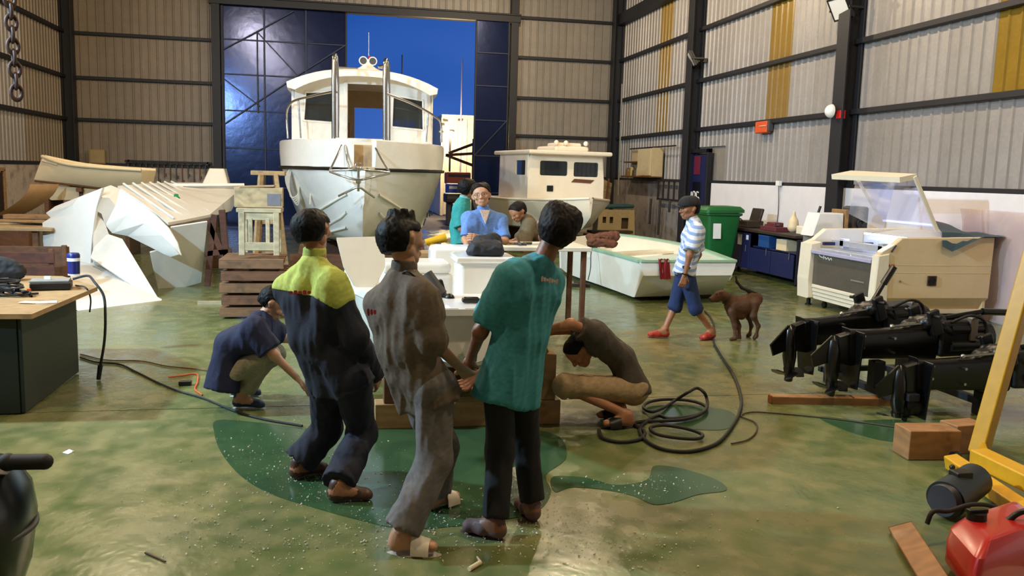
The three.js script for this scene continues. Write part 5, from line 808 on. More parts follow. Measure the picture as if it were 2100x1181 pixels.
// ------------------------------------------------------------------ workbench, wheelie bin, tools along the wall
{
  const t = thing('workbench', 'dark blue steel workbench with cupboards against white wall', 'workbench', [8.05, 0, -15.2]);
  const z0 = -16.9, z1 = -13.5, xf = 7.72;
  part('top', box(0.72, 0.05, z1 - z0, 8.04, 0.86, (z0 + z1) / 2), M(0x3a2a22, 0.6, { map: TX.wood }), t);
  part('carcass', [box(0.62, 0.8, 0.04, 8.06, 0.42, z0 + 0.03), box(0.62, 0.8, 0.04, 8.06, 0.42, z1 - 0.03), box(0.03, 0.78, z1 - z0 - 0.1, 8.35, 0.43, (z0 + z1) / 2), box(0.6, 0.03, z1 - z0 - 0.1, 8.06, 0.12, (z0 + z1) / 2)], M(0x14162c, 0.5), t);
  for (let i = 0; i < 4; i++) { const a = z0 + 0.06 + i * 0.83; const d = part('cupboard_door', box(0.03, i === 2 || i === 3 ? 0.42 : 0.68, 0.8, xf, i > 1 ? 0.33 : 0.46, a + 0.4), MAT.navy, t); part('handle', rod(V(xf - 0.03, 0.45, a + 0.68), V(xf - 0.03, 0.57, a + 0.68), 0.012), MAT.chrome, d); }
  part('open_shelf', box(0.55, 0.03, 1.6, 8.05, 0.56, -14.4), MAT.navy, t); part('paper_label', box(0.004, 0.2, 0.16, xf - 0.02, 0.66, -15.62), MAT.white, t); part('paper_label', box(0.004, 0.09, 0.09, xf - 0.02, 0.72, -15.3), MAT.white, t);
  for (const [x, z] of [[7.8, z0 + 0.1], [7.8, z1 - 0.1], [8.3, z0 + 0.1], [8.3, z1 - 0.1]]) part('foot', box(0.05, 0.06, 0.05, x, 0.03, z), MAT.black, t);
  const b1 = thing('blue_box', 'small blue parts box on the open workbench shelf', 'box', [7.9, 0.575, -14.75]); part('tray', box(0.3, 0.2, 0.4, 7.9, 0.676, -14.75), M(0x24508f, 0.5), b1); part('lid', box(0.31, 0.03, 0.41, 7.9, 0.79, -14.75), M(0x2d62a8, 0.5), b1);
  const b2 = thing('cardboard_box', 'small cream carton on the open workbench shelf', 'box', [7.9, 0.575, -14.1]); part('carton', box(0.28, 0.2, 0.36, 7.9, 0.676, -14.1), MAT.cream, b2); part('tape', box(0.282, 0.01, 0.05, 7.9, 0.777, -14.1), MAT.white, b2);
  const tb = thing('tool_case', 'open dark tool case on top of the workbench', 'tool case', [8.0, 0.885, -15.8]); part('case', box(0.36, 0.14, 0.42, 8.0, 0.956, -15.8, 0.02), M(0x3c2e24, 0.5), tb); part('lid', box(0.06, 0.3, 0.42, 8.12, 1.12, -15.8, 0.02, [0, 0, -0.25]), M(0x2b221c, 0.5), tb); part('handle', tube([V(7.8, 1.0, -15.9), V(7.77, 1.06, -15.8), V(7.8, 1.0, -15.7)], 0.012), MAT.black, tb);
  const rt = thing('maroon_tool_tray', 'maroon tool tray lying on the workbench', 'tray', [8.0, 0.885, -14.8]); part('tray', [box(0.3, 0.08, 0.6, 8.0, 0.926, -14.8), box(0.2, 0.09, 0.3, 8.02, 1.0, -14.85, 0.02)], M(0x6a2c33, 0.6), rt); part('tool', rod(V(7.95, 0.98, -15.1), V(7.98, 1.0, -14.6), 0.02), MAT.darkGrey, rt);
  const wj = thing('plastic_jug', 'pale plastic jug and pot on the workbench end', 'jug', [8.0, 0.885, -14.1]); part('jug_body', skin([bone(V(8.0, 1.0, -14.15), V(8.0, 1.08, -14.15), 0.1, 0.09), bone(V(8.0, 1.15, -14.15), V(8.0, 1.26, -14.15), 0.04, 0.03)], { cell: 0.012, k: 0.06, clip: (x, y) => 0.887 - y }), MAT.cream, wj); part('pot', box(0.2, 0.16, 0.24, 8.02, 0.966, -13.8, 0.03), MAT.gelCream, wj);
  const bin = thing('wheelie_bin', 'green wheeled rubbish bin with closed lid beside the workbench', 'bin', [7.2, 0, -15.6]); const gz = -15.6, cx = 7.18;
  part('bin_body', loft([[0.1, 0.24, 0.26], [0.5, 0.28, 0.3], [1.12, 0.33, 0.36], [1.14, 0.37, 0.39], [1.18, 0.37, 0.39]].map(([y, a, b]) => roundRect(-a, -b, a, b, 0.06, 3).map(([x, z]) => V(cx + x, y, gz + z))), { closed: true, caps: true }), MAT.green, bin);
  part('bin_lid', loft([[1.185, 0.4, 0.42], [1.24, 0.4, 0.42], [1.3, 0.34, 0.36]].map(([y, a, b]) => roundRect(-a, -b, a, b, 0.08, 3).map(([x, z]) => V(cx + x, y + 0.02 * x, gz + z))), { closed: true, caps: true }), MAT.green, bin); for (const z of [-0.26, 0.26]) part('wheel', rod(V(cx + 0.2, 0.1, gz + z - 0.03), V(cx + 0.2, 0.1, gz + z + 0.03), 0.1, 0.1, 18), MAT.rubber, bin);
  part('sticker', box(0.16, 0.34, 0.006, cx - 0.14, 0.86, gz + 0.352, 0.001, [-0.07, 0, 0]), MAT.white, bin); part('lid_mark', box(0.16, 0.006, 0.06, cx - 0.02, 1.305, gz + 0.1), MAT.grey, bin);
}
{
  // wall fittings
  const t = thing('orange_sign_box', 'small orange hose box on the girt of the long wall', 'box', WX(1564, 262, 8.62)); part('box_body', box(0.12, 0.24, 0.5, ...WX(1565, 261, 8.6).toArray(), 0.02), MAT.orange, t); part('box_side', box(0.1, 0.22, 0.1, ...WX(1579, 258, 8.61).toArray()), MAT.darkGrey, t); part('pale_mark', box(0.004, 0.02, 0.3, ...WX(1564, 258, 8.53).toArray()), M(0xe8b090, 0.6), t);
  const b = thing('alarm_bell', 'white round alarm bell with red base on the column', 'bell', WX(1706, 228, 8.45)); const bp = WX(1706, 228, 8.32); part('gong', new THREE.SphereGeometry(0.12, 18, 10, 0, 6.283, 0, 1.5).rotateZ(Math.PI / 2).translate(...bp.toArray()), MAT.white, b); part('red_base', box(0.1, 0.14, 0.14, bp.x + 0.1, bp.y - 0.06, bp.z + 0.12), MAT.red, b); part('mount', rod(bp, bp.clone().add(V(0.3, 0, 0)), 0.03), MAT.darkGrey, b);
  const o = thing('wall_socket_lead', 'white junction box with thin lead running down the wall', 'socket', WX(1597, 376, 8.55)); const op = WX(1597, 376, 8.56); part('junction_box', box(0.08, 0.1, 0.12, ...op.toArray()), MAT.white, o); part('lead', tube([op, V(8.6, 1.3, op.z - 0.02), V(8.6, 0.95, op.z - 0.03)], 0.008), MAT.darkGrey, o);
  const pc = thing('conduit_pipe', 'thin pale conduit pipe running up the corner column', 'pipe', [8.2, 0, -26.2]); part('pipe', rod(WX(1268, 400, 8.28), WX(1276, 172, 8.28), 0.025), MAT.grey, pc); for (const y of [250, 330]) part('clip', box(0.06, 0.04, 0.08, ...WX(1272, y, 8.3).toArray()), MAT.chrome, pc);
  const pf = thing('wall_cabinet', 'dirty cream open cabinet fixed on the wall with clutter inside', 'cabinet', [8.3, 1.85, -23.6]); const cz = -23.6;
  part('cabinet_back', box(0.04, 0.78, 2.5, 8.6, 2.24, cz), M(0xcdb98f, 0.7), pf); part('cabinet_shelf', box(0.36, 0.04, 2.5, 8.42, 1.84, cz), MAT.woodDark, pf); part('cabinet_shelf', box(0.3, 0.04, 1.4, 8.45, 2.26, cz - 0.5), MAT.woodDark, pf); part('cabinet_side', box(0.3, 0.78, 0.04, 8.45, 2.24, cz + 1.24), M(0xcdb98f, 0.7), pf); part('cabinet_front', box(0.04, 0.74, 1.05, 8.28, 2.24, cz + 0.7), M(0xd6c49c, 0.7), pf); part('hook_rail', rod(V(8.5, 2.66, cz - 1.2), V(8.5, 2.66, cz + 2.4), 0.02), MAT.steel, pf);
  const items = [[0.09, 0.2, 0x7a5a30], [0.07, 0.26, 0xb09a60], [0.1, 0.16, 0x4a3a2a], [0.08, 0.22, 0xd8cba8]];
  items.forEach(([r, h, c], i) => { const n = ['brown paint tin', 'tan bottle', 'dark pot', 'pale jar'][i] + ' on the lower shelf of the wall cabinet', k = thing(['paint_tin', 'bottle', 'pot', 'jar'][i], n, ['tin', 'bottle', 'pot', 'jar'][i], [8.42, 1.862, cz - 1.0 + i * 0.3]); part('container', new THREE.CylinderGeometry(r * 0.95, r, h, 16).translate(8.42, 1.862 + h / 2, cz - 1.0 + i * 0.3), M(c, 0.5), k); part('lid', new THREE.CylinderGeometry(r * 0.6, r * 0.6, 0.03, 14).translate(8.42, 1.877 + h, cz - 1.0 + i * 0.3), MAT.darkGrey, k); });
  const rk = thing('slatted_wall_rack', 'dark slatted frame hung on the wall beside blue door', 'rack', [8.5, 1.2, -21.5]); for (let i = 0; i < 5; i++) part('slat', box(0.04, 0.46, 0.06, 8.5, 1.5, -22.3 + i * 0.38), MAT.steel, rk); part('rail', box(0.05, 0.05, 1.6, 8.5, 1.75, -21.54), MAT.steel, rk); part('rail', box(0.05, 0.05, 1.6, 8.5, 1.25, -21.54), MAT.steel, rk);
  const hk = thing('hanging_tools', 'dark chains and straps hanging below the slatted frame', 'tools', [8.4, 0.3, -22]); for (const [z, l] of [[-22.6, 0.7], [-21.9, 0.95], [-21.2, 0.3]]) part('strap', tube([V(8.42, 1.24, z), V(8.4, 1.24 - l / 2, z + 0.03), V(8.41, 1.24 - l, z)], 0.035), M(0x3a342c, 0.8), hk);
  // pile of boards and boxes in the corner
  const bd = thing('leaning_board', 'pale board leaning in the corner behind small cabinet', 'board', [7.8, 0, -24.8]); part('board', bar(V(7.5, 0.0, -24.4), V(7.9, 1.7, -25.2), 0.5, 0.03, 0.4), M(0xb8a582, 0.7, { map: TX.wood }), bd); part('cleat', bar(V(7.75, 0.9, -24.65), V(7.95, 1.75, -25.05), 0.06, 0.06), MAT.woodDark, bd);
  const sc = thing('small_cabinet', 'cream small cabinet with dark openings in the corner', 'cabinet', [7.6, 0, -22.7]); const s0 = V(7.4, 0, -22.5);
  part('cabinet_front', extrude([[-0.55, 0.1], [0.55, 0.1], [0.5, 0.92], [-0.5, 0.92]], 0.05, 0.005, [[[0.14, 0.4], [0.34, 0.4], [0.34, 0.7], [0.14, 0.7]], [[-0.4, 0.55], [-0.3, 0.55], [-0.3, 0.72], [-0.4, 0.72]], [[-0.2, 0.55], [-0.1, 0.55], [-0.1, 0.72], [-0.2, 0.72]]]).translate(s0.x, 0, s0.z), M(0xc6b184, 0.6), sc); part('cabinet_back', box(1.0, 0.84, 0.5, s0.x, 0.48, s0.z - 0.32), M(0x5a4c36, 0.7), sc); part('foot_rail', box(1.1, 0.1, 0.6, s0.x, 0.05, s0.z - 0.25), MAT.woodDark, sc);
  const cu = thing('teal_cushion', 'flat teal cushion lying on the small corner cabinet', 'cushion', [7.4, 0.93, -22.75]); part('pad', box(1.0, 0.1, 0.6, 7.4, 1.005, -22.75, 0.045, [0, 0, 0.04]), M(0x2f5d66, 0.8, { map: TX.cloth }), cu); part('piping', tube(roundRect(-0.49, -0.28, 0.49, 0.28, 0.05, 3).map(([x, z]) => V(7.4 + x, 1.005 + 0.04 * x, -22.75 + z)), 0.012, 6, 60, true), MAT.black, cu);
  const st = thing('plank_stack', 'low stack of pale planks in front of corner cabinet', 'planks', [6.9, 0, -21.6]); for (let i = 0; i < 5; i++) part('plank', box(1.2 + 0.1 * (i % 2), 0.07, 0.3, 6.9 + 0.05 * (i % 3), 0.035 + i * 0.085, -21.6 + 0.03 * (i % 2), 0.006, [0, 0.1 * (i % 3), 0]), i % 2 ? MAT.ply : M(0x4a3a30, 0.7), st);
  const gc = thing('gas_cylinder', 'green gas cylinder with red top behind the small cabin boat', 'gas cylinder', W(1059, 400, -24.6).setY(0)); const gp = W(1059, 400, -24.6); part('cylinder', new THREE.LatheGeometry([[0.001, 0], [0.14, 0.02], [0.15, 0.1], [0.15, 1.5], [0.12, 1.68], [0.05, 1.76], [0.001, 1.76]].map(([r, y]) => new THREE.Vector2(r, y + 0.35)), 20).translate(gp.x, 0, gp.z), M(0x2f7a3c, 0.4), gc); part('stand', box(0.4, 0.36, 0.4, gp.x, 0.18, gp.z), MAT.darkGrey, gc); part('valve_cap', ball(V(gp.x, 2.2, gp.z), 0.13, 1, 1.1, 1), M(0x7a1c24, 0.5), gc);
}
// ------------------------------------------------------------------ black outboard motors lying on a low stand
function outboard(label, at, yaw, pitch, s = 1, tiller = true) {
  const t = thing('outboard_motor', label, 'outboard motor', at, 'black outboard motors on the low stand'); t.rotation.set(0, yaw, pitch); t.scale.setScalar(s); origin.set(t, V(0, 0, 0));
  // the leg runs along -x: powerhead at +x, gearcase at -x; the propeller side faces down
  part('leg_casing', loft([[0.1, 0.1, 0.14], [-0.2, 0.075, 0.13], [-0.5, 0.06, 0.12], [-0.66, 0.055, 0.13]].map(([x, w, h]) => roundRect(-w, -h, w, h, 0.04, 3).map(([z, y]) => V(x, y + 0.02, z))), { closed: true, caps: true }), MAT.blackGloss, t);
  part('cavitation_plate', extrude([[-0.2, 0.16], [0.28, 0.1], [0.3, -0.1], [-0.2, -0.16]], 0.016, 0.004).rotateY(-Math.PI / 2).rotateX(Math.PI / 2).translate(-0.6, -0.06, 0), MAT.blackGloss, t);
  part('gearcase', loft([[0.12, 0.004], [0.08, 0.04], [-0.02, 0.058], [-0.16, 0.06], [-0.26, 0.045], [-0.28, 0.03]].map(([y, r]) => Array.from({ length: 14 }, (_, j) => V(-0.78 + r * Math.cos(j / 14 * 6.283), y - 0.02, r * Math.sin(j / 14 * 6.283)))), { closed: true, caps: true }), MAT.blackGloss, t);
  part('strut', extrude([[-0.8, -0.12], [-0.6, -0.16], [-0.6, 0.14], [-0.76, 0.1]], 0.07, 0.015).translate(0, 0, -0.035), MAT.blackGloss, t);
  part('skeg', extrude([[-0.8, 0.1], [-0.98, -0.06], [-0.95, -0.16], [-0.8, -0.12]], 0.02, 0.004).translate(0, 0, -0.01), MAT.blackGloss, t);
  const prop = part('propeller_hub', rod(V(-0.78, -0.28, 0), V(-0.78, -0.4, 0), 0.05, 0.03, 14), MAT.blackGloss, t);
  for (let i = 0; i < 3; i++) part('blade', extrude([[0.03, -0.03], [0.08, -0.075], [0.14, -0.06], [0.155, 0.0], [0.12, 0.06], [0.05, 0.05]], 0.01, 0.002).rotateX(Math.PI / 2).rotateZ(0.0).applyMatrix4(new THREE.Matrix4().makeRotationAxis(V(1, 0, 0), 0.5)).applyMatrix4(new THREE.Matrix4().makeRotationY(i * 2.094)).translate(-0.78, -0.33, 0), MAT.blackGloss, prop);
  part('swivel_bracket', skin([bone(V(-0.1, 0.14, 0), V(0.14, 0.17, 0), 0.07, 0.09), bone(V(0.0, 0.18, -0.07), V(0.02, 0.2, 0.09), 0.05, 0.05), bone(V(0.1, 0.16, 0.08), V(0.22, 0.12, 0.1), 0.045, 0.04), bone(V(-0.16, 0.13, 0.03), V(-0.3, 0.11, 0.03), 0.03, 0.022)], { cell: 0.014, k: 0.03, amp: 0.012, fold: foldNoise(18, 18, 3) }), MAT.black, t); part('tilt_lever', [rod(V(-0.3, 0.17, 0.06), V(-0.05, 0.19, 0.08), 0.01), ball(V(-0.3, 0.17, 0.06), 0.02)], MAT.chrome, t);
  for (const s2 of [-1, 1]) part('clamp_bracket', [box(0.1, 0.22, 0.05, 0.05, 0.2, 0.12 * s2, 0.015, [0, 0, 0.3]), rod(V(0.02, 0.26, 0.12 * s2), V(0.02, 0.26, 0.22 * s2), 0.014)], MAT.black, t);
  part('powerhead', [box(0.42, 0.3, 0.26, 0.32, 0.06, 0, 0.03), rod(V(0.2, 0.14, 0.1), V(0.5, 0.14, 0.1), 0.05), rod(V(0.2, 0.0, 0.12), V(0.48, 0.0, 0.12), 0.045)], MAT.black, t); part('engine_block', [box(0.1, 0.3, 0.24, 0.46, 0.04, 0.02, 0.02), box(0.06, 0.2, 0.08, 0.4, 0.14, 0.12, 0.015)], M(0x7d736a, 0.45, { metal: 0.5 }), t, 'bare grey engine block'); part('flywheel', rod(V(0.55, 0.05, 0), V(0.63, 0.05, 0), 0.14, 0.13, 24), MAT.black, t);
  part('fuel_hose', tube([V(0.2, 0.2, 0.12), V(0.34, 0.26, 0.16), V(0.5, 0.2, 0.14), V(0.52, 0.05, 0.16)], 0.012), MAT.rubber, t); for (const [x, y] of [[-0.55, 0.1], [-0.55, 0.0], [-0.3, 0.08], [-0.3, -0.04], [0.14, 0.14], [0.14, -0.05]]) part('bolt', rod(V(x, y, 0.05), V(x, y, x < -0.4 ? 0.075 : 0.115), 0.012, 0.012, 6), MAT.chrome, t);
  if (tiller) part('tiller_handle', [rod(V(0.05, 0.2, 0), V(0.17, 0.4, 0.02), 0.024, 0.02), rod(V(0.17, 0.4, 0.02), V(0.26, 0.55, 0.04), 0.032, 0.03)], MAT.blackGloss, t); else part('tiller_handle', [rod(V(0.1, 0.2, 0), V(0.55, 0.27, 0.04), 0.022, 0.02), rod(V(0.55, 0.27, 0.04), V(0.78, 0.26, 0.06), 0.03, 0.028)], MAT.blackGloss, t);
  return t;
}
outboard('black outboard motor with its tiller handle pointing straight up', [4.58, 0.52, -6.75], 0.12, 0.05, 1.0, true);
outboard('black outboard motor lying between the two others, lower unit nearest wall', [4.72, 0.49, -6.2], 0.0, 0.02, 1.0, false);
outboard('black outboard motor with gearcase over the timber baulk end', [5.05, 0.33, -5.75], -0.05, 0.02, 1.0, false);
{
  const t = thing('motor_stand', 'low dark steel stand carrying the black outboard motors', 'stand', [5, 0, -6.3]);
  for (const x of [4.35, 5.0]) { part('cross_bar', box(0.06, 0.06, 1.25, x, 0.11, -6.35), MAT.steel, t); for (const [zz, top] of [[-6.75, 0.39], [-6.2, 0.36], [-5.75, 0.2]]) part('saddle', box(0.1, top - 0.14, 0.1, x, (top + 0.14) / 2, zz), MAT.steel, t); for (const z of [-6.9, -5.8]) part('leg', box(0.06, 0.1, 0.06, x, 0.05, z), MAT.steel, t); }
  part('side_bar', box(0.8, 0.05, 0.05, 4.7, 0.11, -6.97), MAT.steel, t);
  const b = thing('timber_baulk', 'long orange timber baulk lying on floor under the motors', 'timber', F(1700, 825)); part('baulk', bar(F(1580, 826).setY(0.035), F(1895, 832).setY(0.035), 0.07, 0.07), MAT.woodOrange, b); part('sawn_end', bar(F(1580, 826).setY(0.035).add(V(-0.012, 0, 0)), F(1580, 826).setY(0.035), 0.066, 0.066), M(0x8a4a22, 0.7), b); part('nail', rod(F(1700, 823).setY(0.07), F(1700, 823).setY(0.085), 0.006), MAT.darkGrey, b);
}
// ------------------------------------------------------------------ yellow engine hoist and what lies round its foot
{
  const t = thing('engine_hoist', 'yellow steel engine hoist with slanting post and foot bars', 'hoist', [4, 0, -4.5]); const y = MAT.yellow;
  const foot = W(2003, 962, -4.62), top = foot.clone().add(W(2100, 605, -4.62).sub(foot).multiplyScalar(1.9));
  part('post', bar(foot.clone().setY(0.1), top, 0.1, 0.1, 0.4), y, t);
  part('foot_bar', bar(F(1950, 945, 0.06), F(2140, 1075, 0.06), 0.09, 0.09), y, t); part('foot_bar', bar(F(2005, 935, 0.16), F(2160, 1010, 0.16), 0.12, 0.1), y, t); part('gusset', slab([F(1985, 960, 0.1), F(2040, 960, 0.1), W(2018, 900, -4.6)], 0.02), y, t); part('boom', bar(top, top.clone().add(V(-0.3, 0.05, 1.4)), 0.09, 0.09), y, t);
  part('castor', [rod(F(1958, 950).setY(0.04).add(V(-0.02, 0, 0)), F(1958, 950).setY(0.04).add(V(0.02, 0, 0)), 0.04, 0.04, 14)], MAT.black, t); part('bolt', ball(F(1953, 958, 0.08), 0.018), MAT.black, t);
  const w = thing('wooden_block', 'orange wooden block set behind the yellow hoist foot', 'wood block', [3.95, 0, -4.8]); part('block', box(0.36, 0.2, 0.2, 3.86, 0.1, -4.9, 0.008, [0, -0.1, 0]), MAT.woodOrange, w); part('block', box(0.26, 0.2, 0.16, 4.2, 0.1, -4.98, 0.008, [0, 0.1, 0]), MAT.woodOrange, w);
  const m = thing('electric_motor', 'round dark electric motor lying beside the red fuel tank', 'motor', F(1975, 1040)); const mp = W(1965, 1018, -3.95);
  part('motor_casing', rod(mp.clone().setY(0.11).add(V(-0.12, 0, 0.05)), mp.clone().setY(0.12).add(V(0.2, 0.03, -0.12)), 0.105, 0.095, 24), M(0x14222a, 0.5), m); part('end_bell', rod(mp.clone().setY(0.11).add(V(-0.15, 0, 0.06)), mp.clone().setY(0.11).add(V(-0.12, 0, 0.05)), 0.085, 0.1, 24), M(0x231a20, 0.5), m); part('terminal_box', box(0.1, 0.05, 0.08, mp.x + 0.02, 0.22, mp.z - 0.02), MAT.black, m);
  part('power_lead', tube([W(1902, 1062, -3.6).setY(0.12), W(1912, 1050, -3.6), W(1945, 1048, -3.62), W(1990, 1035, -3.65), W(2040, 1040, -3.7), W(2110, 1080, -3.7)], 0.012, 8, 50), MAT.rubber, m);
  const r = thing('red_fuel_tank', 'red plastic fuel tank with black cap near the hoist', 'fuel tank', [3.15, 0, -3.45]);
  part('tank', loft([[0.02, 0.9], [0.06, 1], [0.16, 1], [0.22, 0.94], [0.27, 0.7], [0.275, 0.5]].map(([y2, k]) => roundRect(-0.33 * k, -0.2 * k, 0.33 * k, 0.2 * k, 0.06 * k, 4).map(([x, z]) => { const a = -0.35; return V(3.04 + x * Math.cos(a) + z * Math.sin(a), y2 * 0.95, -3.3 - x * Math.sin(a) * -1 + z * Math.cos(a)); })), { closed: true, caps: true }), MAT.red, r); part('filler_cap', [rod(V(2.92, 0.255, -3.32), V(2.92, 0.295, -3.32), 0.045, 0.042, 18), box(0.1, 0.02, 0.03, 2.92, 0.3, -3.32)], MAT.black, r); part('carry_handle', tube([V(3.07, 0.25, -3.3), V(3.12, 0.3, -3.28), V(3.22, 0.3, -3.26), V(3.26, 0.25, -3.24)], 0.014), MAT.black, r);
  const p = thing('wooden_plank', 'short brown wooden plank lying near the red fuel tank', 'plank', F(1870, 1140)); part('plank', bar(F(1848, 1096).setY(0.03), F(1930, 1230).setY(0.03), 0.055, 0.12, 1.5708), MAT.woodOrange, p); part('end_grain', bar(F(1847.4, 1095).setY(0.03), F(1848, 1096).setY(0.03), 0.053, 0.118, 1.5708), M(0x6d4020, 0.8), p);
  const q = thing('plastic_cover', 'white plastic crate cover lying before the red fuel tank', 'cover', F(2040, 1178)); part('lid_plate', box(0.5, 0.05, 0.3, 2.92, 0.025, -3.0, 0.015, [0, 0.1, 0]), MAT.white, q); part('lid_rim', box(0.44, 0.012, 0.24, 2.92, 0.055, -3.0, 0.004, [0, 0.1, 0]), MAT.gelCream, q);
}
// ------------------------------------------------------------------ desk and what is on it
{
  const t = thing('desk', 'wooden topped desk with dark side panels and trailing cables', 'desk', [-2.6, 0, -7.2]);
  const c = [F(65, 644, 0.75), F(200, 588, 0.75), F(128, 566, 0.75), V(-3.6, 0.75, -8.6), V(-3.6, 0.75, -6.4)];
  part('desk_top', slab(c, 0.035), MAT.wood, t);
  const dk = M(0x14201a, 0.5); part('end_panel', box(0.03, 0.7, 1.28, -2.235, 0.36, -7.14), dk, t); part('front_panel', box(1.0, 0.7, 0.03, -2.75, 0.36, -6.5), dk, t); part('back_panel', box(1.2, 0.6, 0.03, -2.86, 0.42, -7.9), dk, t); part('inner_post', box(0.08, 0.7, 0.08, -2.3, 0.36, -6.62), MAT.woodDark, t);
  const cup = thing('travel_mug', 'blue lidded travel mug with white band on the desk', 'mug', F(152, 566, 0.752)); const cp = F(152, 564, 0.752); part('mug_body', new THREE.CylinderGeometry(0.054, 0.05, 0.13, 24).translate(cp.x, 0.822, cp.z), M(0x1b2570, 0.3), cup); part('mug_band', new THREE.CylinderGeometry(0.055, 0.055, 0.03, 24).translate(cp.x, 0.9, cp.z), MAT.white, cup, 'white band'); part('mug_lid', loft([[0.915, 0.056], [0.945, 0.056], [0.96, 0.048], [0.963, 0.03]].map(([y, r]) => Array.from({ length: 20 }, (_, j) => V(cp.x + r * Math.cos(j / 20 * 6.283), y, cp.z + r * Math.sin(j / 20 * 6.283)))), { closed: true, caps: true }), M(0x1b2570, 0.35), cup); part('mug_base', new THREE.CylinderGeometry(0.052, 0.052, 0.012, 24).translate(cp.x, 0.759, cp.z), MAT.white, cup);
  const dv = thing('charger_unit', 'flat black battery charger with pale top on the desk', 'charger', F(110, 592, 0.752)); const d0 = F(106, 592, 0.752); part('case', box(0.3, 0.06, 0.22, d0.x, 0.784, d0.z, 0.01, [0, 0.2, 0]), MAT.black, dv); part('top_plate', box(0.29, 0.016, 0.21, d0.x - 0.01, 0.822, d0.z - 0.01, 0.004, [0, 0.2, 0]), MAT.grey, dv); part('clip', box(0.05, 0.03, 0.02, d0.x - 0.02, 0.845, d0.z + 0.02), MAT.white, dv); part('orange_plug', box(0.03, 0.02, 0.02, d0.x - 0.12, 0.765, d0.z + 0.16), MAT.orange, dv);
  const pp = thing('paper_sheets', 'loose white paper sheets lying on the desk edge', 'paper', F(90, 622, 0.752)); const p0 = F(92, 620, 0.752); part('sheet', box(0.16, 0.003, 0.1, p0.x, 0.7535, p0.z, 0.001, [0, 0.3, 0]), MAT.white, pp); part('sheet', box(0.12, 0.003, 0.09, p0.x - 0.1, 0.757, p0.z + 0.02, 0.001, [0, -0.2, 0]), MAT.cream, pp);
  const cb = thing('cable_heap', 'tangled heap of black cables on the desk', 'cables', F(30, 600, 0.752)); const h0 = F(30, 605, 0.752); for (let i = 0; i < 9; i++) part('cable', tube(Array.from({ length: 7 }, (_, k) => V(h0.x + 0.17 * Math.cos(i * 1.7 + k * 1.1) - 0.02 * i, 0.765 + 0.012 * i + 0.01 * Math.sin(k * 2 + i), h0.z + 0.12 * Math.sin(i * 2.1 + k * 1.3))), 0.009, 6, 50), MAT.rubber, cb);
  const ad = thing('black_tool_bag', 'black soft tool bag standing at the desk back', 'bag', F(20, 575, 0.752)); const a0 = F(14, 574, 0.752); part('bag_body', skin([bone(V(a0.x - 0.08, 0.82, a0.z), V(a0.x + 0.1, 0.82, a0.z), 0.07, 0.06), bone(V(a0.x - 0.04, 0.9, a0.z), V(a0.x + 0.05, 0.88, a0.z), 0.06, 0.05)], { cell: 0.012, k: 0.05, amp: 0.012, fold: foldNoise(14, 14, 3), clip: (x, y) => 0.752 - y }), M(0x141416, 0.8, { map: TX.cloth }), ad);
  const hc = thing('hanging_power_cord', 'thick black power cord hanging over the desk edge with plug', 'cord', F(205, 770)); part('cord', tube([F(150, 572, 0.77), F(172, 566, 0.8), W(195, 580, -7.6), W(212, 605, -7.55), W(216, 650, -7.5), W(214, 700, -7.5), W(206, 750, -7.5)], 0.011, 8, 60), MAT.rubber, hc); part('plug', rod(W(206, 748, -7.5), W(202, 778, -7.5), 0.02, 0.017, 10), MAT.rubber, hc); part('thin_lead', tube([F(155, 585, 0.76), F(178, 592, 0.765), W(186, 615, -7.65), W(184, 640, -7.65)], 0.007, 6, 30), MAT.rubber, hc);
}
{
  // outboard cowl with its handle, close by at the frame's corner
  const t = thing('outboard_cowl', 'big black outboard engine cowl with protruding grip on a stand', 'outboard motor', [-1.5, 0, -3.35]); const c = V(-1.52, 0, -3.4);
  part('cowl', loft([[0.02, 0.24, 0.2], [0.1, 0.28, 0.24], [0.26, 0.335, 0.28], [0.44, 0.36, 0.3], [0.56, 0.345, 0.29], [0.64, 0.3, 0.25], [0.675, 0.2, 0.17]].map(([y, a, b]) => Array.from({ length: 32 }, (_, j) => { const u = j / 32 * 6.283, k = 2.6, cs = Math.cos(u), sn = Math.sin(u); return V(c.x + a * Math.sign(cs) * Math.pow(Math.abs(cs), 2 / k), y, c.z + b * Math.sign(sn) * Math.pow(Math.abs(sn), 2 / k)); })), { closed: true, caps: true }), MAT.blackGloss, t);
  part('cowl_trim', tube(Array.from({ length: 20 }, (_, j) => { const u = j / 20 * 6.283; return V(c.x + 0.365 * Math.cos(u), 0.42, c.z + 0.305 * Math.sin(u)); }), 0.012, 6, 60, true), MAT.darkGrey, t); part('grip_arm', rod(V(c.x, 0.685, c.z), V(c.x + 0.3, 0.685, c.z + 0.03), 0.022), MAT.black, t); part('grip', [rod(V(c.x + 0.3, 0.685, c.z + 0.03), V(c.x + 0.43, 0.685, c.z + 0.04), 0.03, 0.03, 14), ball(V(c.x + 0.43, 0.685, c.z + 0.04), 0.03), ball(V(c.x + 0.3, 0.685, c.z + 0.03), 0.034)], MAT.rubber, t);
}
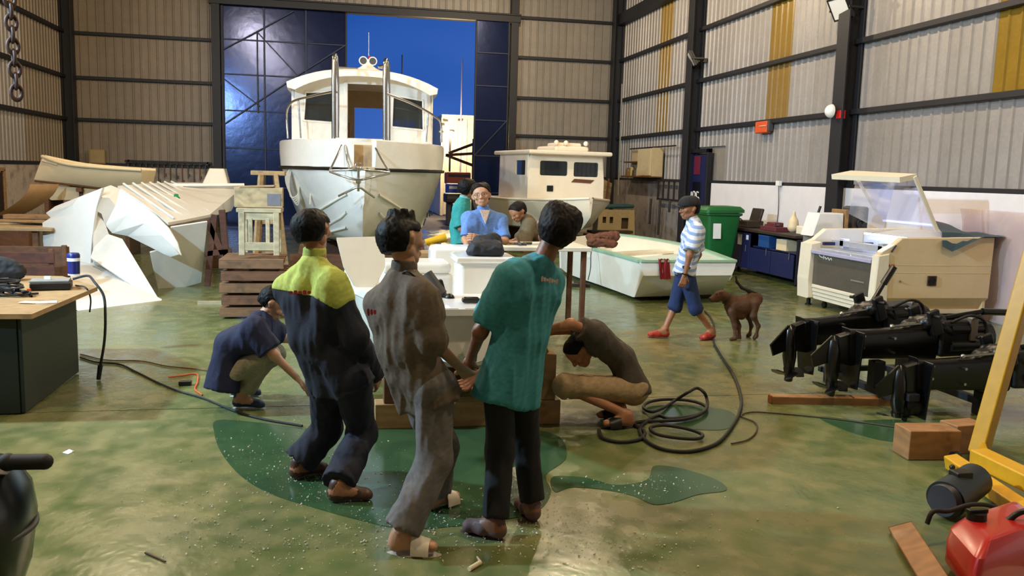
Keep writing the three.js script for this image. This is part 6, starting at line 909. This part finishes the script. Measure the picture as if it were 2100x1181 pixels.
// ------------------------------------------------------------------ timber clutter between mould and boat
{
  const z = -10.7, P = (x, y, d = 0) => W(x, y, z + d);
  const p = thing('pallet_stack', 'stack of brown slatted wooden pallets on the floor', 'pallets', [-1.05, 0, -10.8]);
  for (let i = 0; i < 5; i++) { const y = 0.02 + i * 0.145, dx = 0.02 * (i % 2); const k = i % 2 ? MAT.woodDark : M(0x7a5636, 0.7, { map: TX.wood }); for (let j = 0; j < 3; j++) part('bearer', box(0.09, 0.09, 0.8, -1.36 + dx + j * 0.3, y + 0.045, -10.9), MAT.woodDark, p); for (let j = 0; j < 4; j++) part('slat', box(0.74, 0.022, 0.13, -1.05 + dx, y + 0.105, -10.55 - j * 0.22), k, p); part('front_slat', box(0.74, 0.09, 0.02, -1.05 + dx, y + 0.05, -10.485), k, p); }
  const s = thing('wooden_stool', 'pale wooden stool with square frame standing on the pallets', 'stool', [-0.98, 0.75, -10.8]);
  part('seat', box(0.52, 0.05, 0.42, -0.97, 1.29, -10.8), MAT.woodPale, s); for (const zz of [-10.62, -10.98]) part('apron', box(0.44, 0.09, 0.03, -0.97, 1.22, zz), MAT.woodPale, s); for (const [x, zz] of [[-1.17, -10.62], [-0.77, -10.62], [-1.17, -10.98], [-0.77, -10.98]]) part('leg', box(0.07, 0.52, 0.06, x, 1.01, zz), MAT.woodPale, s); part('stretcher', box(0.44, 0.1, 0.03, -0.97, 0.86, -10.61), MAT.woodPale, s); for (const xx of [-1.07, -0.87]) part('inner_post', box(0.05, 0.3, 0.04, xx, 1.05, -10.62), MAT.woodPale, s);
  const b = thing('plywood_box', 'plywood box with dark patch on top of the wooden stool', 'box', [-0.95, 1.32, -10.85]); part('front', box(0.56, 0.24, 0.03, -0.98, 1.44, -10.7), MAT.ply, b); part('carcass', box(0.54, 0.24, 0.3, -0.98, 1.44, -10.87), MAT.ply, b); part('lid', box(0.4, 0.02, 0.34, -1.0, 1.572, -10.85, 0.004, [0, 0, 0.05]), MAT.wood, b); part('grey_patch', box(0.16, 0.14, 0.006, -0.8, 1.42, -10.682), M(0x6e6a70, 0.5), b);
  const l = thing('step_ladder', 'tall wooden trestle ladder with flat top behind plywood box', 'ladder', [-0.85, 0, -12]); const lz = -12.0, Q = (x, y, d = 0) => W(x, y, lz + d);
  part('top_board', box(0.44, 0.06, 0.3, ...Q(551, 355).toArray()), MAT.wood, l); for (const [a, b2, d] of [[[535, 358], [516, 640], 0.14], [[566, 358], [598, 640], 0.14], [[538, 358], [522, 620], -0.14], [[564, 358], [590, 620], -0.14]]) { const u = Q(...a, d), v = Q(...b2, d * 2.4); const k = (u.y) / Math.max(u.y - v.y, 0.1); part('leg', bar(u, lerp(u, v, k), 0.07, 0.06), MAT.wood, l); } for (const [x0, x1, y] of [[529, 572, 396], [524, 580, 455], [520, 588, 520]]) part('rung', bar(Q(x0, y, 0.18), Q(x1, y, 0.18), 0.06, 0.04), MAT.wood, l);
  const d = thing('rail_timbers', 'dark crossed timbers propped under the mould deck', 'timber', [-1.6, 0, -13.2]); for (const [a, c2] of [[[425, 600], [440, 440]], [[470, 600], [455, 430]], [[425, 450], [475, 560]], [[420, 520], [475, 515]]]) { const u = W(...a, -13.2), v = W(...c2, -13.2); part('timber', bar(u.setY(Math.max(u.y, 0.03)), v, 0.09, 0.07), M(0x56301c, 0.75, { map: TX.wood }), d); }
  // boards and crates at the far side of the mould
  const q = thing('plank_table', 'rough plank table with boards piled beside the mould', 'table', [-4.6, 0, -13.4]); for (let i = 0; i < 5; i++) part('plank', box(1.6, 0.045, 0.22, -4.75, 0.86 + 0.004 * (i % 2), -13.9 + i * 0.23), i % 2 ? MAT.wood : MAT.ply, q); for (const [x, zz] of [[-5.4, -13.8], [-4.2, -13.8], [-5.4, -13.0], [-4.2, -13.0]]) part('leg', box(0.08, 0.84, 0.08, x, 0.42, zz), MAT.woodDark, q); part('shelf', box(1.4, 0.03, 0.9, -4.8, 0.35, -13.4), MAT.woodDark, q);
  const q2 = thing('loose_boards', 'tan boards lying askew on the plank table', 'boards', [-4.7, 0.89, -13.6]); part('board', box(1.0, 0.03, 0.3, -4.7, 0.9, -13.6, 0.006, [0, 0.3, 0.0]), MAT.ply, q2); part('board', box(0.8, 0.03, 0.2, -4.5, 0.935, -13.5, 0.006, [0, -0.2, 0.0]), MAT.wood, q2); part('board', box(0.7, 0.06, 0.26, -4.5, 0.985, -13.8, 0.006, [0, 0.1, 0]), M(0x9a744a, 0.7, { map: TX.wood }), q2);
  const q3 = thing('slatted_crate', 'dark red brown slatted crate under the plank table', 'crate', [-3.75, 0, -11.6]); for (let i = 0; i < 4; i++) part('slat', box(0.9, 0.13, 0.03, -3.9, 0.12 + i * 0.17, -11.3), M(0x5a2c1a, 0.7, { map: TX.wood }), q3); for (const x of [-4.3, -3.5]) { part('post', box(0.06, 0.74, 0.06, x, 0.37, -11.35), MAT.woodDark, q3); part('post', box(0.06, 0.74, 0.06, x, 0.37, -11.85), MAT.woodDark, q3); } part('back', box(0.9, 0.7, 0.03, -3.9, 0.37, -11.88), MAT.woodDark, q3);
  const q4 = thing('curved_moulding', 'curved tan moulded panel leaning against the wall dado', 'panel', [-6.2, 0, -17.2]); part('panel', loft(Array.from({ length: 9 }, (_, i) => Array.from({ length: 4 }, (_, j) => { const u = i / 8, a = W(62, 378 + 64 * u, -16.8); return V(a.x - 0.5 * u * u + 0.25 * (j / 3), a.y, a.z - j * 0.25 + 0.3 * u); }))), M(0xc09a70, 0.6, { side: THREE.DoubleSide }), q4); part('stand', box(0.5, 0.75, 0.4, W(60, 470, -16.9).x - 0.2, 0.375, -16.9), MAT.woodDark, q4);
  const q5 = thing('door_frame_unit', 'dark framed cupboard door leaning at the left dado wall'.replace(' left', ''), 'cupboard', [-7.3, 0, -18.5]); part('panel', box(0.06, 1.5, 0.9, -7.45, 0.78, -20.6), M(0x2c1a14, 0.6), q5); part('frame', [box(0.08, 1.6, 0.08, -7.43, 0.8, -20.1), box(0.08, 1.6, 0.08, -7.43, 0.8, -21.1), box(0.08, 0.08, 1.08, -7.43, 1.6, -20.6)], MAT.wood, q5);
  // clamps hung in a row on the back wall
  const rail = thing('clamp_rack', 'steel rail on the end wall for hanging clamps', 'rack', [-5.1, 1.9, -26.85]); part('rail', box(2.4, 0.06, 0.06, -5.0, 1.88, -26.85), MAT.steel, rail); for (const x of [-6.1, -3.9]) part('bracket', box(0.06, 0.16, 0.1, x, 1.84, -26.87), MAT.steel, rail);
  for (let i = 0; i < 14; i++) { const x = -6.1 + i * 0.165, len = [0.5, 0.62, 0.44, 0.7][i % 4]; const c = thing('bar_clamp', (i % 3 ? 'dark grey' : 'brown') + ' bar clamp hanging in the row on end wall rail', 'clamp', [x, 1.85 - len, -26.8], 'bar clamps on the end wall rail'); part('bar', box(0.03, len, 0.02, x, 1.86 - len / 2, -26.79), i % 3 ? MAT.darkGrey : M(0x6a4636, 0.6), c); part('jaw', box(0.1, 0.04, 0.05, x + 0.03, 1.83, -26.77), MAT.black, c); part('screw', rod(V(x + 0.05, 1.9 - len, -26.77), V(x + 0.05, 1.99 - len, -26.77), 0.012), MAT.steel, c); }
  const eb = thing('electric_box', 'pale electric box on the end wall beside corner column', 'box', W(199, 335, -26.8)); part('case', box(0.44, 0.42, 0.12, ...W(199, 321, -26.82).toArray(), 0.02), M(0xa89468, 0.6), eb); part('cover', box(0.38, 0.36, 0.02, ...W(199, 321, -26.75).toArray(), 0.008), M(0xb29d70, 0.6), eb);
}
{
  // lifting chain from above
  const t = thing('lifting_chain', 'heavy rusty steel lifting chain hanging from the roof', 'chain', [-2.75, 2.3, -7]); const chainMat = M(0x3a2018, 0.6, { metal: 0.4 }), x0 = W(34, 190, -7), n = 62;
  const link = new THREE.TorusGeometry(0.036, 0.0125, 8, 16).scale(1, 1.45, 1);
  for (let i = 0; i < n; i++) { const y = x0.y + i * 0.083; if (y > 8.8) break; const g = link.clone(); if (i % 2) g.rotateY(Math.PI / 2); g.rotateY(0.5); const m = part('link', g.translate(x0.x - 0.002 * i, y, x0.z), chainMat, t); }
  part('roof_hook', tube([V(x0.x - 0.12, 9, x0.z), V(x0.x - 0.12, 8.8, x0.z), V(x0.x - 0.08, 8.72, x0.z), V(x0.x - 0.06, 8.8, x0.z)], 0.02), MAT.steel, t);
}
{
  // white tool table behind the skiff, with tools
  const t = thing('tool_table', 'white topped work table with scattered tools behind the skiff', 'table', [2.2, 0, -9.9]); part('table_top', box(1.1, 0.05, 0.8, 2.3, 0.96, -9.9), MAT.gelCream, t); for (const [x, z] of [[1.82, -9.6], [2.78, -9.6], [1.82, -10.2], [2.78, -10.2]]) part('leg', box(0.06, 0.94, 0.06, x, 0.47, z), MAT.woodDark, t);
  const spots = [[1.85, -9.8, 0.3, MAT.woodDark, 'brown wood handled chisel'], [2.05, -9.85, 0.26, MAT.black, 'black handled screwdriver'], [2.3, -9.8, 0.24, MAT.white, 'white plastic scraper'], [1.9, -9.7, 0.32, MAT.wood, 'tan wooden mallet'], [2.5, -9.85, 0.22, MAT.red, 'red handled pliers']];
  spots.forEach(([x, z, l, m, n], i) => { const k = thing(n.split(' ').pop(), n + ' lying on the white tool table', 'tool', [x, 0.986, z]); const a = 0.6 + i * 1.1, u = V(Math.cos(a), 0, Math.sin(a)), p = V(x, 1.006, z); part('handle', rod(p, p.clone().addScaledVector(u, l * 0.5), 0.018, 0.016), m, k); part('head', bar(p.clone().addScaledVector(u, l * 0.5), p.clone().addScaledVector(u, l), 0.03, 0.014), MAT.darkGrey, k); });
  const y = thing('yellow_tool_stand', 'yellow handled tool on a wooden crate by the boat bow', 'tool', W(895, 505, -9.4).setY(0)); const yp = W(893, 512, -9.4); part('crate', box(0.42, yp.y - 0.02, 0.36, yp.x, (yp.y - 0.02) / 2, yp.z), MAT.wood, y); part('yellow_body', [rod(W(872, 497, -9.35), W(915, 487, -9.35), 0.035, 0.05), rod(W(884, 508, -9.35), W(890, 490, -9.35), 0.03)], MAT.yellow, y); part('black_grip', rod(W(890, 510, -9.3), W(905, 500, -9.3), 0.03), MAT.black, y);
  const d = thing('floor_jack', 'black metal jack parts lying on floor beside flat boat', 'jack', F(1180, 588)); const dp = F(1182, 588); part('frame', [bar(dp.clone().add(V(-0.15, 0.03, 0)), dp.clone().add(V(0.22, 0.03, 0.05)), 0.06, 0.05), bar(dp.clone().add(V(0, 0.06, -0.1)), dp.clone().add(V(0.1, 0.06, 0.15)), 0.05, 0.04)], M(0x2a1c18, 0.6), d);
}
// ------------------------------------------------------------------ hoses and leads on the floor
{
  const Fp = (l, y = 0.014) => l.map(([a, b, c]) => F(a, b).setY(c === undefined ? y : c));
  const h = thing('coiled_hose', 'black air hose lying in loose coils on the floor', 'hose', F(1390, 880));
  part('hose', tube([...Fp([[1228, 885], [1236, 902], [1270, 910], [1310, 905], [1322, 890], [1300, 872], [1320, 868]]), ...Fp([[1400, 868], [1445, 850]], 0.03), ...Fp([[1448, 830]], 0.06), W(1444, 805, -6.25), W(1432, 796, -6.3), W(1410, 805, -6.2), ...Fp([[1385, 828], [1355, 846], [1335, 852], [1320, 845], [1330, 832], [1370, 826], [1420, 830], [1448, 842], [1430, 858], [1370, 866], [1350, 860]], 0.03), ...Fp([[1320, 872], [1312, 885], [1322, 905], [1360, 925], [1405, 930], [1460, 918], [1500, 880], [1520, 835], [1515, 800], [1500, 765], [1480, 735], [1465, 710]])], 0.013, 8, 420), MAT.rubber, h);
  part('inner_coil', tube(Fp([[1334, 885], [1360, 880], [1410, 888], [1440, 900], [1430, 908], [1385, 906], [1345, 898]], 0.03), 0.013, 8, 90, true), MAT.rubber, h); part('dog_end', tube(Fp([[1465, 710], [1462, 695], [1464, 670], [1455, 650], [1445, 640]]), 0.011, 6, 40), MAT.rubber, h);
  const thin = thing('thin_lead', 'thin pale brown electric lead running towards the yellow hoist', 'lead', F(1700, 855)); part('lead', tube(Fp([[1500, 912], [1530, 905], [1550, 888], [1548, 868], [1520, 855], [1540, 847], [1600, 850], [1720, 862], [1850, 880], [1960, 897]], 0.008), 0.006, 6, 120), M(0x4a4030, 0.7), thin);
  const a = thing('power_lead', 'dark power lead snaking from the desk to the skiff', 'lead', F(400, 810)); part('lead', tube(Fp([[165, 735], [200, 745], [240, 748], [280, 765], [320, 785], [360, 802], [420, 820], [480, 845], [540, 862], [620, 876]], 0.01), 0.009, 6, 120), MAT.rubber, a); part('socket_end', box(0.1, 0.04, 0.05, ...F(380, 790).setY(0.02).toArray()), MAT.black, a);
  const b = thing('brown_lead', 'thin brown lead crossing the floor behind dark power lead', 'lead', F(340, 750)); part('lead', tube(Fp([[165, 728], [220, 740], [290, 742], [340, 752], [400, 758], [430, 762]], 0.008), 0.006, 6, 60), M(0x6a4a2a, 0.7), b);
  const c = thing('orange_lead', 'short orange lead looped on the floor near squatting person', 'lead', F(390, 785)); part('lead', tube(Fp([[345, 775], [370, 772], [400, 768], [405, 785], [400, 800], [415, 812]], 0.008), 0.006, 6, 60), MAT.orange, c);
}
{
  // wet patches: the paint shows dark green and glossy where the dust is washed off
  const wet = M(0x3a583a, 0.16, { map: TX.mottle });
  const pool = (label, px) => { const pts = new THREE.CatmullRomCurve3(px.map(([x, y]) => F(x, y)), true).getPoints(px.length * 6), c = pts.reduce((a, p) => a.add(p), V(0, 0, 0)).multiplyScalar(1 / pts.length); const t = thing('wet_patch', label, 'puddle', [c.x, 0, c.z]); part('water_film', extrude(pts.map((p) => [p.x, -p.z]), 0.003).rotateX(-Math.PI / 2), wet, t); };
  pool('large round wet dark green patch on floor under the three carriers', [[446, 862], [440, 890], [458, 935], [505, 985], [560, 1015], [640, 1040], [730, 1065], [830, 1085], [930, 1080], [1010, 1070], [1100, 1050], [1130, 1010], [1120, 975], [1160, 940], [1135, 890], [1000, 875], [780, 878], [640, 880], [540, 868]]);
  pool('wavy wet dark green streak on floor below the coiled hose', [[1135, 978], [1200, 980], [1262, 995], [1325, 985], [1345, 955], [1400, 962], [1470, 985], [1490, 1005], [1430, 1015], [1375, 1032], [1340, 1035], [1300, 1018], [1240, 1005], [1170, 1000], [1140, 1010]]);
  pool('dark wet patch on the floor below the timber baulk', [[1680, 855], [1760, 862], [1850, 862], [1930, 880], [1900, 905], [1820, 905], [1740, 885]]);
  pool('thin wet patch on floor inside the hose coils', [[1330, 835], [1420, 832], [1500, 845], [1490, 880], [1420, 880], [1340, 862]]);
}
{
  // litter
  const bag = thing('plastic_bag', 'crumpled clear plastic bag lying behind the black trousers', 'bag', F(1062, 1035)); part('film', skin([bone(F(1058, 1030).setY(0.06), F(1080, 1020).setY(0.08), 0.06, 0.07), bone(F(1062, 1025).setY(0.1), F(1078, 1015).setY(0.16), 0.05, 0.04)], { cell: 0.01, k: 0.04, amp: 0.035, fold: foldNoise(24, 24, 3), clip: (x, y) => 0.002 - y }), M(0xe6ece8, 0.15, { map: null, transmission: 0.6, thickness: 0 }), bag);
  const cig = thing('paper_roll', 'short pale paper roll lying on the floor', 'paper', F(970, 1165)); part('roll', rod(F(962, 1172).setY(0.012), F(985, 1158).setY(0.012), 0.011), MAT.cream, cig); part('torn_end', rod(F(985, 1158).setY(0.012), F(978, 1150).setY(0.02), 0.007, 0.004), MAT.white, cig);
  const pc = thing('paper_scrap', 'small white paper scrap on the floor near desk', 'paper', F(140, 927)); part('scrap', slab([F(128, 929), F(142, 922), F(152, 926), F(140, 932)].map((p) => p.setY(0.004)).reverse(), 0.003), MAT.white, pc);
  const sl = thing('pale_batten', 'thin pale batten lying on floor beside the pallets', 'batten', F(440, 624)); part('batten', bar(F(405, 624).setY(0.015), F(468, 624).setY(0.015), 0.06, 0.03), MAT.woodPale, sl);
  const tw = thing('twig', 'thin dark stick lying on the dusty floor', 'stick', F(320, 1145)); part('stick', rod(F(298, 1135).setY(0.006), F(340, 1154).setY(0.006), 0.005, 0.004, 6), MAT.woodDark, tw);
  const g = new THREE.IcosahedronGeometry(1, 0), n = 2600, cr = new THREE.InstancedMesh(g, M(0xdedbd0, 0.8, { map: null }), n), m4 = new THREE.Matrix4(); seedState = 777;
  const spots = [[900, 1080, 330, 80], [640, 960, 190, 80], [1150, 1080, 180, 60], [420, 1090, 170, 80], [1250, 1120, 200, 50], [1330, 1000, 120, 25], [620, 1120, 200, 50], [1380, 1060, 300, 80], [330, 980, 260, 120]], share = [0.27, 0.47, 0.62, 0.74, 0.83, 0.87, 0.94, 0.98, 1];
  for (let i = 0; i < n; i++) { const r = rnd(), k = share.findIndex((q) => r <= q), [x, y, a, b] = spots[k], u = Math.sqrt(-2 * Math.log(rnd() + 1e-6)) * 0.5, v = rnd() * 6.283; const p = F(x + a * u * Math.cos(v), Math.min(1240, Math.max(y + b * u * Math.sin(v), 840))), s = 0.0014 + 0.0036 * Math.pow(rnd(), 3); m4.compose(V(p.x, s * 0.5 + 0.003, p.z), new THREE.Quaternion().setFromEuler(new THREE.Euler(rnd() * 3, rnd() * 3, 0)), V(s * (1 + rnd()), s * 0.7, s)); cr.setMatrixAt(i, m4); }
  cr.name = 'foam_crumbs'; cr.userData = { kind: 'stuff', label: 'white foam crumbs and sanding dust specks scattered over the floor', category: 'crumbs' }; shade(cr); scene.add(cr);
}

// ------------------------------------------------------------------ the yard outside the door
{
  const y = structure('ground_outside'); part('yard_slab', box(60, 0.2, 50, 0, -0.12, -52.3), M(0x77716a, 0.9, { map: TX.grime }), y);
  const c = thing('shipping_container', 'tall cream corrugated container block standing in the yard', 'container', [10, 0, -36]);
  const top = W(950, 236, -36).y, left = W(905, 300, -36).x; const pale = M(0xe8dcc0, 0.7);
  part('container_core', box(14, top, 5, left + 7, top / 2, -38.6), pale, c); for (let i = 0; i < 12; i++) part('wall_rib', box(0.16, top - 0.1, 0.06, left + 0.2 + i * 0.4, top / 2, -36.07), pale, c); part('top_rail', box(14, 0.14, 0.1, left + 7, top - 0.07, -36.05), pale, c);
  const mk = M(0x4a4640, 0.7); for (const [x, yy] of [[895, 255], [915, 268], [932, 246], [893, 270], [902, 247]]) part('mark', box(0.2, 0.08, 0.01, ...W(x + 12, yy, -35.98).toArray()), mk, c);
  const l = thing('yard_lamp', 'bright yard lamp on a short post before the container', 'lamp', W(926, 300, -34).setY(0)); const lp = W(924, 275, -34); part('post', rod(V(lp.x, 0, lp.z - 0.1), V(lp.x, lp.y - 0.15, lp.z - 0.1), 0.04), MAT.steel, l); part('lamp_head', ball(lp, 0.16, 1, 0.8, 0.6), new THREE.MeshStandardMaterial({ color: 0xffffff, emissive: 0xfff0c8, emissiveIntensity: 9 }), l);
  const pl = new THREE.PointLight(0xffe2b0, 60, 0, 2); pl.position.copy(lp.clone().sub(l.position)); pl.castShadow = true; pl.shadow.radius = 6; l.add(pl);
  const b = thing('crane_boom', 'dark crane boom braces crossing in front of the container', 'crane', W(950, 320, -31).setY(0)); for (const [a, e] of [[[914, 318], [985, 345]], [[914, 318], [985, 314]], [[920, 314], [985, 290]]]) part('brace', bar(W(...a, -31), W(...e, -31), 0.1, 0.1), M(0x4a1c1c, 0.6), b); part('mast', rod(W(975, 345, -31).setY(0), W(975, 285, -31), 0.12), MAT.steel, b);
  for (const [x, y0, tall] of [[948, 120, 'tall slim white pole rising in front of container'], [825, 112, 'thin dark antenna mast rising behind the large boat roof']]) { const p = W(x, y0, -34.6), t = thing('pole', tall, 'pole', [p.x, 0, p.z]); part('shaft', rod(V(p.x, 0, p.z), p, 0.05, 0.025), x > 900 ? M(0x8a86a0, 0.5) : MAT.darkGrey, t); part('base', box(0.3, 0.1, 0.3, p.x, 0.05, p.z), MAT.grey, t); }
  const h = [['orange_machine', 'orange yard machine parked before the container', 'machine', M(0xc4622e, 0.6), 914, 352, 962, 378], ['blue_boat', 'blue and white boat hull parked in the yard', 'boat', M(0x3a58b8, 0.5), 916, 376, 958, 398], ['dark_trailer', 'dark low trailer standing in the yard', 'trailer', M(0x241c1c, 0.6), 912, 396, 952, 416]];
  h.forEach(([n, lab, cat, m, x0, y0, x1, y1], i) => { const z = -33 + i * 1.6, a = W(x0, y0, z), e = W(x1, y1, z), t = thing(n, lab, cat, [(a.x + e.x) / 2, 0, z]); part('body', box(e.x - a.x, a.y - e.y, 0.9, (a.x + e.x) / 2, (a.y + e.y) / 2, z, 0.05), m, t); part('band', box((e.x - a.x) * 0.9, 0.1, 0.92, (a.x + e.x) / 2, a.y - 0.14, z), i === 1 ? MAT.white : MAT.darkGrey, t); for (const s of [0.2, 0.8]) { const x = a.x + (e.x - a.x) * s; part('support', box(0.12, e.y, 0.5, x, e.y / 2, z), MAT.darkGrey, t); } });
}
renderer.render(scene, camera);
